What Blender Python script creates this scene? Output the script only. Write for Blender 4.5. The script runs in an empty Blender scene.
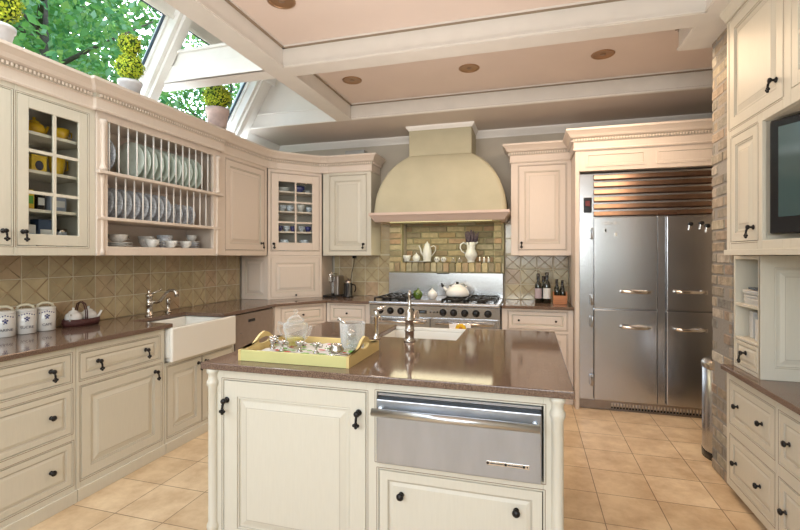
import bpy, bmesh, math, random
from mathutils import Matrix, Vector
R = random.Random(7)
PI = math.pi
COL = bpy.context.scene.collection

# ------------------------------------------------------------------ materials
def nmat(name):
    m = bpy.data.materials.new(name); m.use_nodes = True
    nt = m.node_tree; b = nt.nodes['Principled BSDF']
    return m, nt, b
def mat(name, col, rough=.5, metal=0, var=0.0, scale=8, stretch=(1,1,1), bump=0, bscale=60, coat=0, trans=0, ior=1.45, emit=None, estr=0, spec=None):
    m, nt, b = nmat(name)
    b.inputs['Base Color'].default_value = (*col, 1)
    b.inputs['Roughness'].default_value = rough
    b.inputs['Metallic'].default_value = metal
    b.inputs['Coat Weight'].default_value = coat
    b.inputs['Coat Roughness'].default_value = .08
    b.inputs['Transmission Weight'].default_value = trans
    b.inputs['IOR'].default_value = ior
    if spec is not None: b.inputs['Specular IOR Level'].default_value = spec
    if emit: b.inputs['Emission Color'].default_value = (*emit, 1); b.inputs['Emission Strength'].default_value = estr
    tc = nt.nodes.new('ShaderNodeTexCoord'); mp = nt.nodes.new('ShaderNodeMapping')
    mp.inputs['Scale'].default_value = stretch
    nt.links.new(tc.outputs['Object'], mp.inputs['Vector'])
    if var:
        n = nt.nodes.new('ShaderNodeTexNoise'); n.inputs['Scale'].default_value = scale; n.inputs['Detail'].default_value = 5
        nt.links.new(mp.outputs[0], n.inputs['Vector'])
        r = nt.nodes.new('ShaderNodeValToRGB')
        r.color_ramp.elements[0].position = .3; r.color_ramp.elements[1].position = .7
        r.color_ramp.elements[0].color = (*[c*(1-var) for c in col], 1)
        r.color_ramp.elements[1].color = (*[min(1, c*(1+var)) for c in col], 1)
        nt.links.new(n.outputs[0], r.inputs[0]); nt.links.new(r.outputs[0], b.inputs['Base Color'])
    if bump:
        n2 = nt.nodes.new('ShaderNodeTexNoise'); n2.inputs['Scale'].default_value = bscale; n2.inputs['Detail'].default_value = 3
        nt.links.new(mp.outputs[0], n2.inputs['Vector'])
        bp = nt.nodes.new('ShaderNodeBump'); bp.inputs['Strength'].default_value = bump; bp.inputs['Distance'].default_value = .01
        nt.links.new(n2.outputs[0], bp.inputs['Height']); nt.links.new(bp.outputs[0], b.inputs['Normal'])
    return m
def island_mat(name, cols, rough=.8, var=.12, scale=25, bump=.3, bscale=80, coat=0):
    m, nt, b = nmat(name); b.inputs['Roughness'].default_value = rough; b.inputs['Coat Weight'].default_value = coat
    b.inputs['Coat Roughness'].default_value = .12
    g = nt.nodes.new('ShaderNodeNewGeometry'); r = nt.nodes.new('ShaderNodeValToRGB')
    els = r.color_ramp.elements
    while len(els) < len(cols): els.new(.5)
    for i, c in enumerate(cols): els[i].position = i/(len(cols)-1); els[i].color = (*c, 1)
    nt.links.new(g.outputs['Random Per Island'], r.inputs[0])
    tc = nt.nodes.new('ShaderNodeTexCoord'); n = nt.nodes.new('ShaderNodeTexNoise'); n.inputs['Scale'].default_value = scale; n.inputs['Detail'].default_value = 6
    nt.links.new(tc.outputs['Object'], n.inputs['Vector'])
    mx = nt.nodes.new('ShaderNodeMix'); mx.data_type = 'RGBA'; mx.blend_type = 'OVERLAY'; mx.inputs[0].default_value = var*4
    nt.links.new(r.outputs[0], mx.inputs[6]); nt.links.new(n.outputs[0], mx.inputs[7]); nt.links.new(mx.outputs[2], b.inputs['Base Color'])
    n2 = nt.nodes.new('ShaderNodeTexNoise'); n2.inputs['Scale'].default_value = bscale; nt.links.new(tc.outputs['Object'], n2.inputs['Vector'])
    bp = nt.nodes.new('ShaderNodeBump'); bp.inputs['Strength'].default_value = bump; bp.inputs['Distance'].default_value = .008
    nt.links.new(n2.outputs[0], bp.inputs['Height']); nt.links.new(bp.outputs[0], b.inputs['Normal'])
    return m
def sheet_glass(name, tint=(1,1,1), refl=.12):
    m = bpy.data.materials.new(name); m.use_nodes = True; nt = m.node_tree; nt.nodes.clear()
    o = nt.nodes.new('ShaderNodeOutputMaterial'); t = nt.nodes.new('ShaderNodeBsdfTransparent'); t.inputs[0].default_value = (*tint, 1)
    g = nt.nodes.new('ShaderNodeBsdfGlossy'); g.inputs['Roughness'].default_value = .02; g.inputs[0].default_value = (1,1,1,1)
    f = nt.nodes.new('ShaderNodeLayerWeight'); f.inputs[0].default_value = refl
    mx = nt.nodes.new('ShaderNodeMixShader')
    nt.links.new(f.outputs['Fresnel'], mx.inputs[0]); nt.links.new(t.outputs[0], mx.inputs[1]); nt.links.new(g.outputs[0], mx.inputs[2])
    nt.links.new(mx.outputs[0], o.inputs[0])
    return m
CREAM = mat('cream_paint', (.62,.585,.49), .42, var=.02, scale=14, stretch=(9,9,.8))
GLAZE = mat('tan_glaze', (.47,.43,.35), .5)
BEADM = mat('brown_glaze_line', (.26,.20,.14), .6)
DARKGAP = mat('shadow_gap', (.05,.038,.028), .8)
INTER = mat('cabinet_interior', (.50,.46,.40), .6)
CREAM_WARMLIT = mat('warm_cream_paint', (.665,.572,.49), .42, var=.02, scale=14, stretch=(9,9,.8))  # same cream paint with the warm tungsten light put into its colour
WHITE = mat('white_paint', (.80,.79,.76), .45, var=.02)
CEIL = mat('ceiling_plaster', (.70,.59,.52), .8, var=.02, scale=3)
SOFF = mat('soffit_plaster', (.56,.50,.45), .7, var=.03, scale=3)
BEAM = mat('beam_paint', (.70,.67,.62), .5, var=.03)
WALL = mat('wall_plaster', (.50,.46,.39), .85, var=.05, scale=5)
HOODM = mat('hood_plaster', (.44,.41,.29), .75, var=.05, scale=5, bump=.05, bscale=30)
STEEL = mat('brushed_steel', (.50,.50,.51), .24, 1, var=.05, scale=30, stretch=(1,1,12))
STEELH = mat('brushed_steel_lengthwise', (.44,.475,.53), .34, 1, var=.06, scale=10, stretch=(1.5,1,.4))
STEELHB = mat('satin_steel_bar',(.62,.62,.62),.28,1)
STEELD = mat('dark_steel', (.30,.26,.23), .3, 1, var=.06, scale=20)
CHROME = mat('polished_nickel', (.75,.72,.68), .12, 1)
BRNICK = mat('brushed_nickel', (.55,.50,.44), .25, 1)
COPPER = mat('bronze_reflector', (.42,.26,.15), .35, .8)
IRON = mat('black_bronze', (.018,.016,.015), .32, .5)
BLACK = mat('black_plastic', (.012,.012,.013), .25)
SCREEN = mat('tv_screen', (.05,.085,.085), .1, coat=1)  # teal base stands in for the greenish reflection on the glass
PORC = mat('white_porcelain', (.68,.68,.66), .12, coat=.6)
FIRE = mat('fireclay', (.80,.78,.72), .15, coat=.5)
PORCB = mat('blue_white_china', (.60,.65,.72), .18, var=.35, scale=70, coat=.5)
PLG = mat('pale_green_china', (.62,.72,.66), .2, coat=.5, var=.06, scale=30)
PLR = mat('blue_rim_china', (.33,.40,.50), .2, coat=.5, var=.4, scale=90)
YEL = mat('yellow_ceramic', (.80,.50,.02), .2, coat=.5)
YELD = mat('yellow_tin', (.75,.52,.05), .35, var=.15, scale=60)
GREENC = mat('green_ceramic', (.07,.13,.012), .15, coat=.6)
BLUEI = mat('blue_ink', (.03,.04,.16), .4)
INK = mat('dark_ink', (.05,.05,.08), .5)
WICK = mat('dark_wicker', (.07,.02,.018), .45, bump=.7, bscale=150)
WOOD = mat('orange_wood', (.45,.17,.06), .4, var=.2, scale=8, stretch=(1,1,10))
TRAYM = mat('lime_painted_wood', (.58,.55,.24), .4, var=.05)
TRAYI = mat('yellow_painted_wood', (.68,.52,.22), .4, var=.05)
CLOTH = mat('white_linen', (.72,.70,.67), .9, bump=.3, bscale=40)
LEAFG = mat('green_print', (.15,.40,.06), .8); REDP = mat('red_print', (.55,.05,.03), .8)
SILVER = mat('silver_plate', (.58,.56,.53), .18, 1)
BOTTLE = mat('dark_bottle_glass', (.008,.012,.008), .06, coat=1)
PAPER = mat('label_paper', (.62,.62,.60), .7)
LAV = mat('dried_lavender', (.16,.12,.15), .9, var=.3, scale=60)
POTW = mat('whitewashed_clay', (.62,.60,.60), .7, var=.12, scale=12)
POTT = mat('pinkish_clay', (.55,.42,.38), .7, var=.2, scale=12)
BARK = mat('bark', (.12,.09,.07), .9, var=.3, scale=20)
LIGHTM = mat('lamp_lens', (.25,.15,.09), .3)
HOODL = mat('hood_light_lens', (.9,.85,.5), .4, emit=(1,.92,.45), estr=2.0)
VENTM = mat('grey_plastic', (.35,.36,.36), .5)
RUBBER = mat('red_led', (.12,.015,.015), .4)
DISP = mat('black_glass', (.02,.02,.025), .08, coat=1)
GLASS = sheet_glass('clear_pane', (.96,.98,.98), .10)
WGLASS = sheet_glass('window_glass', (.97,.985,.98), .06)
def crystal(name):
    m = sheet_glass(name, (.97,.98,.98), .10); nt = m.node_tree
    out=[n for n in nt.nodes if n.type=='OUTPUT_MATERIAL'][0]; src=out.inputs[0].links[0].from_socket
    d=nt.nodes.new('ShaderNodeBsdfDiffuse'); d.inputs[0].default_value=(.9,.92,.92,1); t=nt.nodes.new('ShaderNodeBsdfTranslucent'); t.inputs[0].default_value=(.95,.96,.96,1)
    a=nt.nodes.new('ShaderNodeMixShader'); nt.links.new(d.outputs[0],a.inputs[1]); nt.links.new(t.outputs[0],a.inputs[2])
    lw=nt.nodes.new('ShaderNodeLayerWeight'); lw.inputs[0].default_value=.35
    mr=nt.nodes.new('ShaderNodeMapRange'); mr.inputs[3].default_value=.05; mr.inputs[4].default_value=.55; nt.links.new(lw.outputs['Facing'],mr.inputs[0])
    b=nt.nodes.new('ShaderNodeMixShader'); nt.links.new(mr.outputs[0],b.inputs[0]); nt.links.new(src,b.inputs[1]); nt.links.new(a.outputs[0],b.inputs[2]); nt.links.new(b.outputs[0],out.inputs[0])
    return m
CRYS = crystal('thin_crystal')
def topiary_mat():
    return island_mat('topiary_leaves', [(.16,.30,.01),(.50,.55,.02),(.30,.42,.015),(.62,.62,.05)], .7, .05, bump=0)
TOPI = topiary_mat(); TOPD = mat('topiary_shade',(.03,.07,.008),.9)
BRICKY = island_mat('ochre_brick', [(.38,.28,.15),(.50,.42,.25),(.24,.20,.12),(.46,.30,.18),(.31,.27,.18),(.56,.48,.32)], .85, .10, 22, .5)  # alcove brick with the yellowish light mixed into its ochre tones
BRICKG = island_mat('grey_buff_brick', [(.23,.22,.19),(.32,.26,.19),(.19,.185,.17),(.38,.34,.26),(.29,.22,.17),(.45,.42,.36)], .9, .15, 22, .6)
MORTY = mat('ochre_mortar', (.36,.33,.20), .95, bump=.4); MORTG = mat('grey_mortar', (.27,.255,.235), .95, bump=.4)  # alcove mortar yellowed to match the light put into its brick
TILE = island_mat('olive_tan_tile', [(.44,.36,.22),(.50,.41,.25),(.39,.32,.19),(.47,.34,.22)], .22, .08, 12, .15, 14, coat=.6)
TRIDGE = mat('tile_ridge', (.40,.29,.16), .3, coat=.4)
GROUT = mat('tile_grout', (.58,.53,.40), .9)
def leaf_mat():
    m = island_mat('tree_leaves', [(.06,.20,.05),(.22,.46,.10),(.10,.30,.12),(.42,.60,.16),(.16,.36,.10),(.36,.55,.36)], .6, .04, bump=0)
    nt = m.node_tree; b = nt.nodes['Principled BSDF']; b.inputs['Emission Strength'].default_value = 0
    tr = nt.nodes.new('ShaderNodeBsdfTranslucent'); mx = nt.nodes.new('ShaderNodeMixShader'); mx.inputs[0].default_value = .5
    src = b.inputs['Base Color'].links[0].from_socket; nt.links.new(src, tr.inputs[0])
    out = [n for n in nt.nodes if n.type == 'OUTPUT_MATERIAL'][0]
    nt.links.new(b.outputs[0], mx.inputs[1]); nt.links.new(tr.outputs[0], mx.inputs[2]); nt.links.new(mx.outputs[0], out.inputs[0])
    return m
LEAF = leaf_mat()
def granite():
    m, nt, b = nmat('brown_quartz'); b.inputs['Specular IOR Level'].default_value=.45; tc = nt.nodes.new('ShaderNodeTexCoord')
    n = nt.nodes.new('ShaderNodeTexNoise'); n.inputs['Scale'].default_value = 260; n.inputs['Detail'].default_value = 2
    nt.links.new(tc.outputs['Object'], n.inputs['Vector']); r = nt.nodes.new('ShaderNodeValToRGB')
    e = r.color_ramp.elements; e[0].position = .35; e[0].color = (.085,.052,.038,1); e[1].position = .72; e[1].color = (.28,.19,.135,1)
    k = e.new(.55); k.color = (.17,.112,.082,1)
    nt.links.new(n.outputs[0], r.inputs[0]); nt.links.new(r.outputs[0], b.inputs['Base Color'])
    b.inputs['Roughness'].default_value = .08; b.inputs['Coat Weight'].default_value = .0; b.inputs['Coat Roughness'].default_value = .04
    return m
STONE = granite()
def floor_mat():
    m, nt, b = nmat('limestone_tiles'); tc = nt.nodes.new('ShaderNodeTexCoord'); mp = nt.nodes.new('ShaderNodeMapping')
    mp.inputs['Location'].default_value = (-.38+.318*30, -2.55+.318*30, 0)
    nt.links.new(tc.outputs['Object'], mp.inputs['Vector'])
    br = nt.nodes.new('ShaderNodeTexBrick'); br.offset = 0; br.inputs['Scale'].default_value = 1
    br.inputs['Brick Width'].default_value = .318; br.inputs['Row Height'].default_value = .318
    br.inputs['Mortar Size'].default_value = .0026; br.inputs['Mortar Smooth'].default_value = .1
    br.inputs['Color1'].default_value = (.76,.60,.40,1); br.inputs['Color2'].default_value = (.65,.49,.31,1); br.inputs['Mortar'].default_value = (.27,.19,.12,1)
    nt.links.new(mp.outputs[0], br.inputs['Vector'])
    n = nt.nodes.new('ShaderNodeTexNoise'); n.inputs['Scale'].default_value = 5; n.inputs['Detail'].default_value = 8; n.inputs['Roughness'].default_value = .65
    nt.links.new(tc.outputs['Object'], n.inputs['Vector'])
    r = nt.nodes.new('ShaderNodeValToRGB'); r.color_ramp.elements[0].position = .3; r.color_ramp.elements[0].color = (.70,.62,.55,1)
    r.color_ramp.elements[1].position = .62; r.color_ramp.elements[1].color = (1.0,1.0,1.0,1)
    nt.links.new(n.outputs[0], r.inputs[0])
    mx = nt.nodes.new('ShaderNodeMix'); mx.data_type = 'RGBA'; mx.blend_type = 'MULTIPLY'; mx.inputs[0].default_value = 1
    nt.links.new(br.outputs['Color'], mx.inputs[6]); nt.links.new(r.outputs[0], mx.inputs[7]); nt.links.new(mx.outputs[2], b.inputs['Base Color'])
    b.inputs['Roughness'].default_value = .38
    bp = nt.nodes.new('ShaderNodeBump'); bp.invert = True; bp.inputs['Strength'].default_value = .5; bp.inputs['Distance'].default_value = .003
    nt.links.new(br.outputs['Fac'], bp.inputs['Height']); nt.links.new(bp.outputs[0], b.inputs['Normal'])
    return m
FLOORM = floor_mat()

# ------------------------------------------------------------------ mesh builder
class MB:
    def __init__(s): s.v=[]; s.f=[]; s.m=[]; s.s=[]; s.T=None
    def add(s, vs, fs, mi=0, sm=False):
        o = len(s.v)
        if s.T is not None: vs = [tuple(s.T @ Vector(p)) for p in vs]
        s.v += [tuple(p) for p in vs]
        for i, f in enumerate(fs):
            s.f.append(tuple(o+k for k in f)); s.m.append(mi[i] if isinstance(mi, (list, tuple)) else mi); s.s.append(sm)
        return s
    def box(s, x0,x1,y0,y1,z0,z1, mi=0, front=None):
        vs = [(x0,y0,z0),(x1,y0,z0),(x1,y1,z0),(x0,y1,z0),(x0,y0,z1),(x1,y0,z1),(x1,y1,z1),(x0,y1,z1)]
        fs = [(0,3,2,1),(4,5,6,7),(0,1,5,4),(1,2,6,5),(2,3,7,6),(3,0,4,7)]
        ml = [mi]*6
        if front is not None: ml[2] = front
        return s.add(vs, fs, ml)
    def prism(s, poly, z0, z1, mi=0):
        n = len(poly)
        return s.add([(x,y,z0) for x,y in poly]+[(x,y,z1) for x,y in poly],
            [tuple(range(n-1,-1,-1)), tuple(range(n,2*n))]+[(i,(i+1)%n,n+(i+1)%n,n+i) for i in range(n)], mi)
    def xzprism(s, poly, y0, y1, mi=0):
        n = len(poly)
        return s.add([(x,y0,z) for x,z in poly]+[(x,y1,z) for x,z in poly],
            [tuple(range(n)), tuple(range(2*n-1,n-1,-1))]+[(i,n+i,n+(i+1)%n,(i+1)%n) for i in range(n)], mi)
    def lathe(s, prof, c=(0,0,0), seg=20, mi=0, axis='z', sx=1, sy=1):
        vs=[]; fs=[]; n=len(prof)
        for k in range(seg):
            a = 2*PI*k/seg
            for r,z in prof:
                p = (r*math.cos(a)*sx, r*math.sin(a)*sy, z)
                if axis == 'y': p = (p[0], -p[2], p[1])
                if axis == 'x': p = (p[2], p[1], p[0])
                vs.append((c[0]+p[0], c[1]+p[1], c[2]+p[2]))
        for k in range(seg):
            k2 = (k+1)%seg
            for i in range(n-1): fs.append((k*n+i, k2*n+i, k2*n+i+1, k*n+i+1))
        return s.add(vs, fs, mi, True)
    def ball(s, c, r, seg=14, mi=0, sx=1, sy=1, sz=1):
        n = max(6, seg//2)
        prof = [(max(1e-5, r*math.sin(PI*i/n)), -r*math.cos(PI*i/n)*sz) for i in range(n+1)]
        return s.lathe(prof, c, seg, mi, 'z', sx, sy)
    def tube(s, pts, r, seg=8, mi=0, closed=False, cap=True):
        P = [Vector(p) for p in pts]; n = len(P); rr = r if isinstance(r, (list,tuple)) else [r]*n
        vs=[]; fs=[]; up = None
        for i in range(n):
            if closed: t = (P[(i+1)%n]-P[i-1]).normalized()
            else: t = (P[min(i+1,n-1)]-P[max(i-1,0)]).normalized()
            if up is None:
                up = Vector((0,0,1)) if abs(t.z) < .9 else Vector((1,0,0))
            a = t.cross(up)
            if a.length < 1e-4: a = t.cross(Vector((0,1,0)))
            a.normalize(); b = a.cross(t).normalized(); up = b
            for k in range(seg):
                q = P[i] + (a*math.cos(2*PI*k/seg)+b*math.sin(2*PI*k/seg))*rr[i]; vs.append(tuple(q))
        m = n if closed else n-1
        for i in range(m):
            j = (i+1)%n
            for k in range(seg): fs.append((i*seg+k, i*seg+(k+1)%seg, j*seg+(k+1)%seg, j*seg+k))
        if not closed and cap: fs += [tuple(range(seg-1,-1,-1)), tuple((n-1)*seg+k for k in range(seg))]
        return s.add(vs, fs, mi, True)
    def rings(s, x0,x1,z0,z1, rs, mcap=0):
        vs=[]; fs=[]; ms=[]
        for ins,y,_ in rs: vs += [(x0+ins,y,z0+ins),(x1-ins,y,z0+ins),(x1-ins,y,z1-ins),(x0+ins,y,z1-ins)]
        for i in range(len(rs)-1):
            for k in range(4):
                k2=(k+1)%4; fs.append((i*4+k, i*4+k2, i*4+4+k2, i*4+4+k)); ms.append(rs[i+1][2])
        o=(len(rs)-1)*4; fs.append((o,o+1,o+2,o+3)); ms.append(mcap)
        fs.append((3,2,1,0)); ms.append(0)
        return s.add(vs, fs, ms)
    def sweep(s, path, prof, mi=0, cap=True):
        n=len(path); m=len(prof); vs=[]; fs=[]
        P=[Vector((p[0],p[1])) for p in path]
        for i in range(n):
            d0 = (P[i]-P[i-1]).normalized() if i>0 else None
            d1 = (P[i+1]-P[i]).normalized() if i<n-1 else None
            if d0 is None: d0=d1
            if d1 is None: d1=d0
            n0=Vector((d0.y,-d0.x)); n1=Vector((d1.y,-d1.x)); k=(n0+n1); k = k/ max(.2,(k.dot(n0)))
            for o,z in prof: q=P[i]+k*o; vs.append((q.x,q.y,z))
        for i in range(n-1):
            for j in range(m):
                j2=(j+1)%m; fs.append((i*m+j,(i+1)*m+j,(i+1)*m+j2,i*m+j2))
        if cap: fs += [tuple(range(m)), tuple((n-1)*m+j for j in range(m-1,-1,-1))]
        return s.add(vs, fs, mi)
    def dentils(s, path, o0,o1,z0,z1,w,pitch,mi=0):
        for i in range(len(path)-1):
            a=Vector(path[i]); b=Vector(path[i+1]); d=b-a; L=d.length
            if L<.03: continue
            d.normalize(); nn=Vector((d.y,-d.x)); k=max(1,int(L/pitch))
            for j in range(k):
                t=(j+.5)*L/k; q0=a+d*(t-w/2); q1=a+d*(t+w/2)
                pts=[q0+nn*o0,q1+nn*o0,q1+nn*o1,q0+nn*o1]
                s.prism([(p.x,p.y) for p in pts], z0, z1, mi)
    def build(s, name, mats, parent=None, bev=0, recalc=True, loc=None, rot=None, seg=2):
        me = bpy.data.meshes.new(name)
        me.from_pydata(s.v, [], s.f); me.update()
        if not isinstance(mats, (list,tuple)): mats=[mats]
        for m in mats: me.materials.append(m)
        me.polygons.foreach_set('material_index', s.m); me.polygons.foreach_set('use_smooth', s.s)
        if recalc:
            bm = bmesh.new(); bm.from_mesh(me); bmesh.ops.recalc_face_normals(bm, faces=bm.faces); bm.to_mesh(me); bm.free()
        o = bpy.data.objects.new(name, me); COL.objects.link(o)
        if parent: o.parent = parent
        if loc: o.location = loc
        if rot: o.rotation_euler = rot
        if bev:
            md = o.modifiers.new('bevel','BEVEL'); md.width = bev; md.segments = seg; md.limit_method='ANGLE'; md.angle_limit=.6
        return o
def tag(o, label=None, cat=None, group=None, kind=None):
    if label: o['label']=label
    if cat: o['category']=cat
    if group: o['group']=group
    if kind: o['kind']=kind
    return o
def thing(name, label, cat, loc=(0,0,0), rz=0, group=None):
    o = bpy.data.objects.new(name, None); o.empty_display_size=.1; COL.objects.link(o); o.location=loc; o.rotation_euler=(0,0,rz)
    return tag(o,label,cat,group)
def struct(name, mb, mats, **k):
    o = mb.build(name, mats, **k); o['kind']='structure'; return o
def copy_tree(o, parent=None):
    c = o.copy(); COL.objects.link(c)
    if parent: c.parent = parent
    for ch in list(o.children): copy_tree(ch, c)
    return c
ORD=['first','second','third','fourth','fifth','sixth','seventh','eighth','ninth','tenth','eleventh','twelfth','thirteenth','fourteenth','fifteenth']
RL=PI/2; RR=-PI/2; RB=0

def text(name, body, size, parent, mat_, loc, rot=(PI/2,0,0), ext=.0004):
    cu=bpy.data.curves.new(name,'FONT'); cu.body=body; cu.size=size; cu.extrude=ext; cu.align_x='CENTER'; cu.align_y='CENTER'
    t=bpy.data.objects.new(name,cu); COL.objects.link(t)
    bpy.context.view_layer.update()
    me=bpy.data.meshes.new_from_object(t.evaluated_get(bpy.context.evaluated_depsgraph_get()))
    COL.objects.unlink(t); bpy.data.objects.remove(t)
    o=bpy.data.objects.new(name,me); me.materials.clear(); me.materials.append(mat_); COL.objects.link(o); o.parent=parent
    o.location=loc; o.rotation_euler=rot
    return o

# ------------------------------------------------------------------ joinery
def door_rings(s, drawer=False):
    if drawer:
        return [(0,.018,0),(0,.0015,0),(.0015,0,0),(s,0,0),(s+.004,.005,1),(s+.009,.006,1),(s+.022,.0015,0),(s+.024,.0015,0)]
    return [(0,.018,0),(0,.0015,0),(.0015,0,0),(s,0,0),(s+.003,.005,1),(s+.009,.003,0),(s+.012,.009,1),(s+.020,.009,0),(s+.046,.0015,0),(s+.049,.0015,1),(s+.051,.0005,0)]
def knob(parent, x, z, kind='drop'):
    m=MB()
    if kind=='round':
        m.lathe([(.0001,.0),(.011,.001),(.011,.003),(.0055,.006),(.0055,.014),(.013,.018),(.0155,.024),(.012,.030),(.0001,.033)], (x,0,z), 14, 0, 'y')
    elif kind=='small':
        m.lathe([(.0001,.0),(.008,.001),(.004,.006),(.004,.012),(.010,.016),(.011,.021),(.007,.025),(.0001,.026)], (x,0,z), 12, 0, 'y')
    else:
        m.lathe([(.0001,.0),(.0135,.001),(.0135,.004),(.010,.007),(.006,.009),(.006,.018),(.011,.022),(.013,.028),(.010,.034),(.0001,.036)], (x,0,z), 14, 0, 'y')
        m.tube([(x,-.028,z-.006),(x,-.033,z-.018),(x,-.035,z-.030)], [.005,.0055,.005], 7)
        m.ball((x,-.035,z-.036),.0075,8); m.ball((x-.009,-.035,z-.043),.007,8); m.ball((x+.009,-.035,z-.043),.007,8); m.ball((x,-.035,z-.051),.007,8)
    return m.build('drop_pull' if kind=='drop' else 'knob', IRON, parent)
def frame_cells(m, W, H, ops, y0=0, y1=.02):
    xs=sorted({0,W,*[o['x'][0] for o in ops],*[o['x'][1] for o in ops]}); zs=sorted({0,H,*[o['z'][0] for o in ops],*[o['z'][1] for o in ops]})
    for i in range(len(xs)-1):
        run=None
        for j in range(len(zs)-1):
            cx=(xs[i]+xs[i+1])/2; cz=(zs[j]+zs[j+1])/2
            inside=any(o['x'][0]<cx<o['x'][1] and o['z'][0]<cz<o['z'][1] for o in ops)
            if not inside:
                if run is None: run=zs[j]
            if (inside or j==len(zs)-2) and run is not None:
                e = zs[j] if inside else zs[j+1]
                m.box(xs[i],xs[i+1],y0,y1,run,e); run=None
def front(parent, o, paint, z0):
    """door, drawer or glazed door standing in opening o (local coordinates)"""
    g=.0035; x0,x1=o['x'][0]+g,o['x'][1]-g; a,b=o['z'][0]+g,o['z'][1]-g; k=o['k']
    m=MB()
    if k=='glass':
        s=o.get('s',.058); m.box(x0,x0+s,0,.018,a,b); m.box(x1-s,x1,0,.018,a,b); m.box(x0+s,x1-s,0,.018,a,a+s+.008); m.box(x0+s,x1-s,0,.018,b-s-.008,b)
        d=m.build('door',[paint,GLAZE],parent,bev=.002)
        q=MB(); cx=(x0+x1)/2; q.box(cx-.009,cx+.009,.002,.016,a+s+.008,b-s-.008)
        hh=(b-a-2*s-.016)
        for t in (1,2): zz=a+s+.008+hh*t/3; q.box(x0+s,cx-.009,.002,.016,zz-.009,zz+.009); q.box(cx+.009,x1-s,.002,.016,zz-.009,zz+.009)
        q.build('glazing_bars',paint,d)
        p=MB(); p.box(x0+s,x1-s,.009,.011,a+s+.008,b-s-.008); p.build('glass_pane',GLASS,d)
    else:
        s=o.get('s',.055 if k=='door' else .03)
        m.rings(x0,x1,a,b,door_rings(s,k=='drawer'))
        d=m.build(k,[paint,GLAZE],parent)
    for (kk,px,pz) in o.get('hw',[]): knob(d, px, pz-z0, kk)
    return d
def cabinet(name,label,cat,loc,rz,W,H,D,ops,paint=None,hollow=False,poly=None,plinth=0,group=None,shelves=(),interior=None,beads=True):
    """front at y=0 facing -y locally; openings in local x and world z"""
    paint=paint or CREAM; z0=loc[2]; t=thing(name,label,cat,loc,rz,group)
    for o in ops: o['z']=(o['z'][0]-z0,o['z'][1]-z0)
    m=MB(); frame_cells(m,W,H,ops)
    if hollow:
        inn=interior or 1
        m.box(0,.018,.02,D,0,H,0); m.box(W-.018,W,.02,D,0,H,0); m.box(.018,W-.018,.02,D,0,.018,0); m.box(.018,W-.018,.02,D,H-.018,H,0)
        m.box(.018,W-.018,D-.012,D,.018,H-.018,1)
    elif poly is None: m.box(0,W,.021,D,0,H,0,front=2)
    else:
        inv = (Matrix.Translation(Vector(loc)) @ Matrix.Rotation(rz,4,'Z')).inverted()
        pl=[inv @ Vector((x,y,z0)) for x,y in poly]; m.prism([(p.x,p.y) for p in pl],0,H,0)
    if plinth: m.box(0,W,-.012,0,0,plinth)
    b=m.build('carcass',[paint,INTER,DARKGAP],t,bev=.0015,seg=1)
    if beads:
        q=MB()
        for o in ops:
            if o['k']!='open':
                x0,x1=o['x']; a,c=o['z']; w=.0028
                q.box(x0-w-.006,x0-.006,-.0008,0,a-.008,c+.008); q.box(x1+.006,x1+w+.006,-.0008,0,a-.008,c+.008)
                q.box(x0-.006,x1+.006,-.0008,0,c+.006,c+.006+w); q.box(x0-.006,x1+.006,-.0008,0,a-.006-w,a-.006)
        if q.v: q.build('bead_moulding',BEADM,t)
    for o in ops:
        if o['k']!='open': front(t,o,paint,z0)
    for (x0,x1,y0,y1,z) in shelves:
        q=MB(); q.box(x0,x1,y0,y1,z-z0-.009,z-z0+.009); q.build('shelf',paint,t,bev=.001)
    return t
def L(x,z,k,hw=(),s=None):
    d=dict(x=x,z=z,k=k,hw=list(hw))
    if s: d['s']=s
    return d
def bricks(m,x0,x1,z0,z1,bl,bh,depth,joint=.011,off=True,mi=0,y=0):
    row=0; z=z0
    while z<z1-.012:
        h=min(bh,z1-z); x=x0-(bl+joint)*(.5 if (row%2 and off) else 0)-R.random()*.03
        while x<x1:
            a=max(x,x0); b=min(x+bl,x1)
            if b-a>.018:
                j=R.uniform(-.004,.004); m.box(a+R.uniform(0,.003),b-R.uniform(0,.003),y+j,y+depth,z+R.uniform(0,.003),z+h-R.uniform(0,.002),mi)
            x+=bl+joint
        z+=bh+joint; row+=1

# ------------------------------------------------------------------ the setting
XW=-3.11; YB=5.13; XR=1.75
m=MB(); m.box(-3.3,2.6,-3.2,5.6,-.05,0); struct('floor',m,FLOORM)
m=MB(); m.box(XW-.12,XW,-3.2,YB+.12,0,2.6); struct('wall_left',m,WALL)
m=MB()
m.box(XW,-1.429,YB,YB+.2,0,2.8); m.box(-.379,XR,YB,YB+.2,0,2.8); m.box(-1.429,-.379,YB,YB+.2,0,1.31); m.box(-1.429,-.379,YB,YB+.2,1.9,2.8); m.box(-1.429,-.379,YB+.17,YB+.2,1.31,1.9)
struct('wall_back',m,WALL)
m=MB(); m.box(XR,XR+.12,-3.2,YB+.12,0,3.1); struct('wall_right',m,WALL)
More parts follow.
